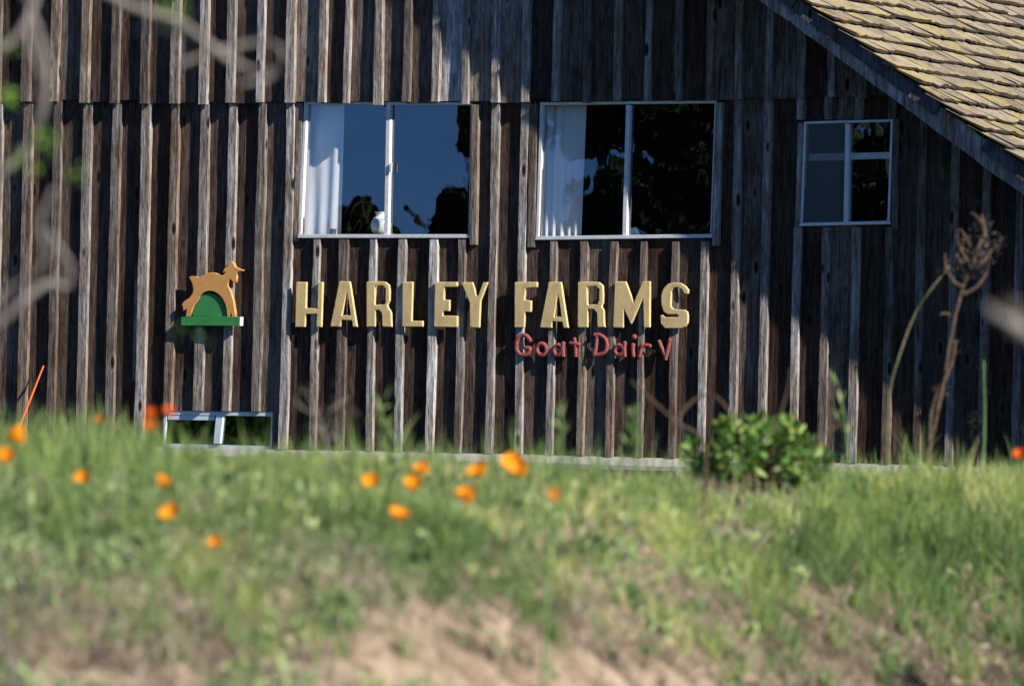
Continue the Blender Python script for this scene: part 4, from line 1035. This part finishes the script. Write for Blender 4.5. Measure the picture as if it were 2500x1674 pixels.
# green stems that poke up before the sign wall
for (pl, w, lab) in (([(1365, 1150), (1372, 1050), (1360, 985)], 33, 'tall green stem poking up under the letter M'),
                     ([(945, 1120), (935, 1040), (930, 985)], 34, 'tall green stem poking up under the letter L'),
                     ([(1340, 1330), (1345, 1230), (1342, 1140)], 30, 'pale stem beside the small right poppy of the cluster'),
                     ([(1555, 1140), (1560, 1060), (1545, 1010)], 34, 'tall green stem poking up under the letter S'),
                     ([(2070, 1120), (2060, 1010), (2040, 930)], 40, 'tall green stem right of the bush')):
    g = ground_at(pl[0][0], w); r = empty('grass_stalk', g); tag(r, lab, 'stalk')
    pts = [g] + [atW(x, y, w) for x, y in pl]
    tubes('stem', [(pts, [0.006, 0.006, 0.005, 0.003])], M['stem'], r, n=6)
    m = 16; t = rng.uniform(0, 1, m)
    A, B = np.array(pts[1]), np.array(pts[3])
    leaves('leaf', A + (B - A) * t[:, None] + rng.normal(0, 0.008, (m, 3)), rng.uniform(0.05, 0.11, m), M['weed'], np.clip(rng.normal(0.6, 0.2, m), 0, 1), parent=r, asp=0.12, updir=1.8)['kind'] = 'stuff'

# ------------------------------------------------------------------ blurred tree at the upper left
W_T = 23.0
tb = ground_at(-420, W_T)
tree = empty('young_tree', tb); tag(tree, 'bare grey branches of a small tree in front, with few green leaves', 'tree')
def limb(name, pl, r0, r1, w=W_T):
    pts = [atW(x, y, w + random.uniform(-0.03, 0.03)) for x, y in pl]
    r0, r1 = 0.66 * r0, 0.66 * r1
    tubes(name, [(pts, [r0 + (r1 - r0) * i / (len(pts) - 1) for i in range(len(pts))])], M['bark'], tree, n=8, jit=0.08)
p = [tb - Vector((0, 0, 0.1)), atW(-430, 1500, W_T), atW(-380, 900, W_T), atW(-300, 400, W_T), atW(-220, 0, W_T), atW(-150, -400, W_T)]
tubes('trunk', [(p, [0.055, 0.05, 0.044, 0.036, 0.028, 0.018])], M['bark'], tree, n=10, jit=0.06)
limb('limb', [(-300, 400), (-160, 200), (0, 120), (60, 60), (90, -40), (60, -200)], 0.022, 0.012)
limb('limb', [(-40, 470), (20, 410), (70, 350), (105, 260), (112, 160), (95, 80), (70, 20), (40, -60)], 0.016, 0.013)
limb('limb', [(-330, 600), (-150, 520), (-40, 470)], 0.022, 0.016)
limb('limb', [(-220, 0), (0, -90), (220, -30), (330, 20), (430, 50), (500, 100), (560, 150)], 0.024, 0.012)
limb('limb', [(330, 70), (420, 75), (500, 100), (600, 165), (680, 175)], 0.011, 0.009)
limb('limb', [(430, 160), (500, 135), (590, 110), (660, 105), (690, 135), (665, 185), (590, 205)], 0.011, 0.008)
limb('limb', [(-380, 900), (-150, 850), (-20, 800), (60, 730), (120, 690), (160, 700), (170, 650), (140, 600), (115, 560)], 0.020, 0.010)
limb('limb', [(-40, 760), (30, 700), (90, 665), (110, 620), (100, 540), (130, 460)], 0.012, 0.008)
limb('limb', [(60, 60), (80, 130), (100, 190)], 0.010, 0.008)
lv = [(440, 35, 24, 40), (395, 25, 14, 14), (20, 235, 20, 26), (195, 430, 17, 14), (110, 335, 26, 30), (125, 360, 20, 14), (60, 400, 26, 26), (30, 120, 22, 12), (420, 800, 18, 6), (0, 560, 12, 6), (500, 840, 14, 4)]
pos, siz = [], []
for (x, y, r, m) in lv:
    m = int(m * 0.8)
    c = np.array(atW(x, y, W_T)); pos.append(c + rng.normal(size=(m, 3)) * r * W_T / FPX * 0.8); siz.append(rng.uniform(0.014, 0.028, m))
pos = np.concatenate(pos); leaves('crown', pos, np.concatenate(siz), M['freshleaf'], rng.uniform(0, 1, len(pos)), parent=tree, asp=0.5)['kind'] = 'stuff'

# ------------------------------------------------------------------ trees out in the field that the panes mirror
def mirror_pt(px, py, w):
    p = atW(px, py, w); return Vector((p.x, -p.y, p.z))
def far_tree(label, trunk_px, w, blobs, leaf, mat='treeleaf'):
    b = mirror_pt(trunk_px[0], 900, w); v = b - CAM
    u_, w_ = v.dot(R0), v.dot(Fh)
    g = Vector(uw_to_world(u_, w_, float(ground_h(u_, w_))))
    t = empty('tree', g); tag(t, label, 'tree', 'trees in the field before the barn')
    top = mirror_pt(trunk_px[0], trunk_px[1], w)
    tubes('trunk', [([g - Vector((0, 0, .2)), g.lerp(top, 0.5) + Vector((0.1, 0, 0)), top], [0.34, 0.24, 0.12])], M['bark'], t, n=10, jit=0.08)
    pos, siz, tin = [], [], []
    for (x, y, rx, ry, m) in blobs:
        c = np.array(mirror_pt(x, y, w)); s_ = w / FPX
        d = rng.normal(size=(m, 3)); d /= np.linalg.norm(d, axis=1)[:, None]
        d *= (rng.uniform(0, 1, m) ** 0.4)[:, None]
        pos.append(c + d * np.array([rx * s_, max(rx, ry) * s_, ry * s_])); siz.append(rng.uniform(0.5, 1.3, m) * leaf); tin.append(rng.uniform(0, 1, m))
    for (x, y, rx, ry, m) in blobs[:8]:
        tubes('limb', [([g.lerp(top, 0.75), mirror_pt(x, y, w)], [0.10, 0.03])], M['bark'], t, n=6, sub=2)
    leaves('crown', np.concatenate(pos), np.concatenate(siz), M[mat], np.concatenate(tin), parent=t, asp=0.7)['kind'] = 'stuff'
far_tree('big dark tree mirrored in the right hand windows', (1600, 300), 125, [(1560, 500, 170, 90, 2600), (1720, 430, 150, 110, 2600), (1480, 560, 120, 70, 1600), (1620, 300, 110, 60, 900), (1760, 260, 80, 40, 600), (1450, 320, 60, 60, 600), (1500, 250, 90, 50, 900), (1380, 290, 40, 50, 260), (1990, 420, 130, 140, 2400), (2150, 450, 160, 180, 2600), (1860, 520, 110, 110, 1800), (1640, 620, 260, 80, 2400)], 0.22)
far_tree('dark leafy crown mirrored at the right side of the left window', (1175, 300), 118, [(1165, 330, 34, 75, 700), (1150, 270, 26, 40, 300), (1110, 500, 45, 38, 700), (1150, 530, 60, 60, 900), (1090, 570, 40, 35, 500)], 0.16)
far_tree('rounded dark tree mirrored low in the left window', (900, 560), 140, [(890, 560, 75, 45, 1500), (850, 575, 60, 40, 900), (950, 590, 80, 45, 900), (1010, 600, 60, 38, 700), (820, 590, 50, 30, 600)], 0.18)
b = []
for i in range(46):
    b.append((mirror_pt(-300 + i * 75 + random.uniform(-20, 20), 700, 150 + random.uniform(-12, 25)), random.uniform(3.0, 4.3)))
pos, siz = [], []
for c, r in b:
    v = c - CAM; u_, w_ = v.dot(R0), v.dot(Fh)
    g = uw_to_world(u_, w_, float(ground_h(u_, w_)))
    m = 260; d = rng.normal(size=(m, 3)); d /= np.linalg.norm(d, axis=1)[:, None]; d *= (rng.uniform(0, 1, m) ** 0.4)[:, None]
    d[:, 2] = np.abs(d[:, 2]) * 1.1; pos.append(g + d * r); siz.append(rng.uniform(0.2, 0.5, m))
pos = np.concatenate(pos)
tag(leaves('thicket', pos, np.concatenate(siz) * 1.5, M['bush'], rng.uniform(0, 0.45, len(pos)), asp=0.7), 'far thicket of dark bushes across the field', 'thicket', kind='stuff')
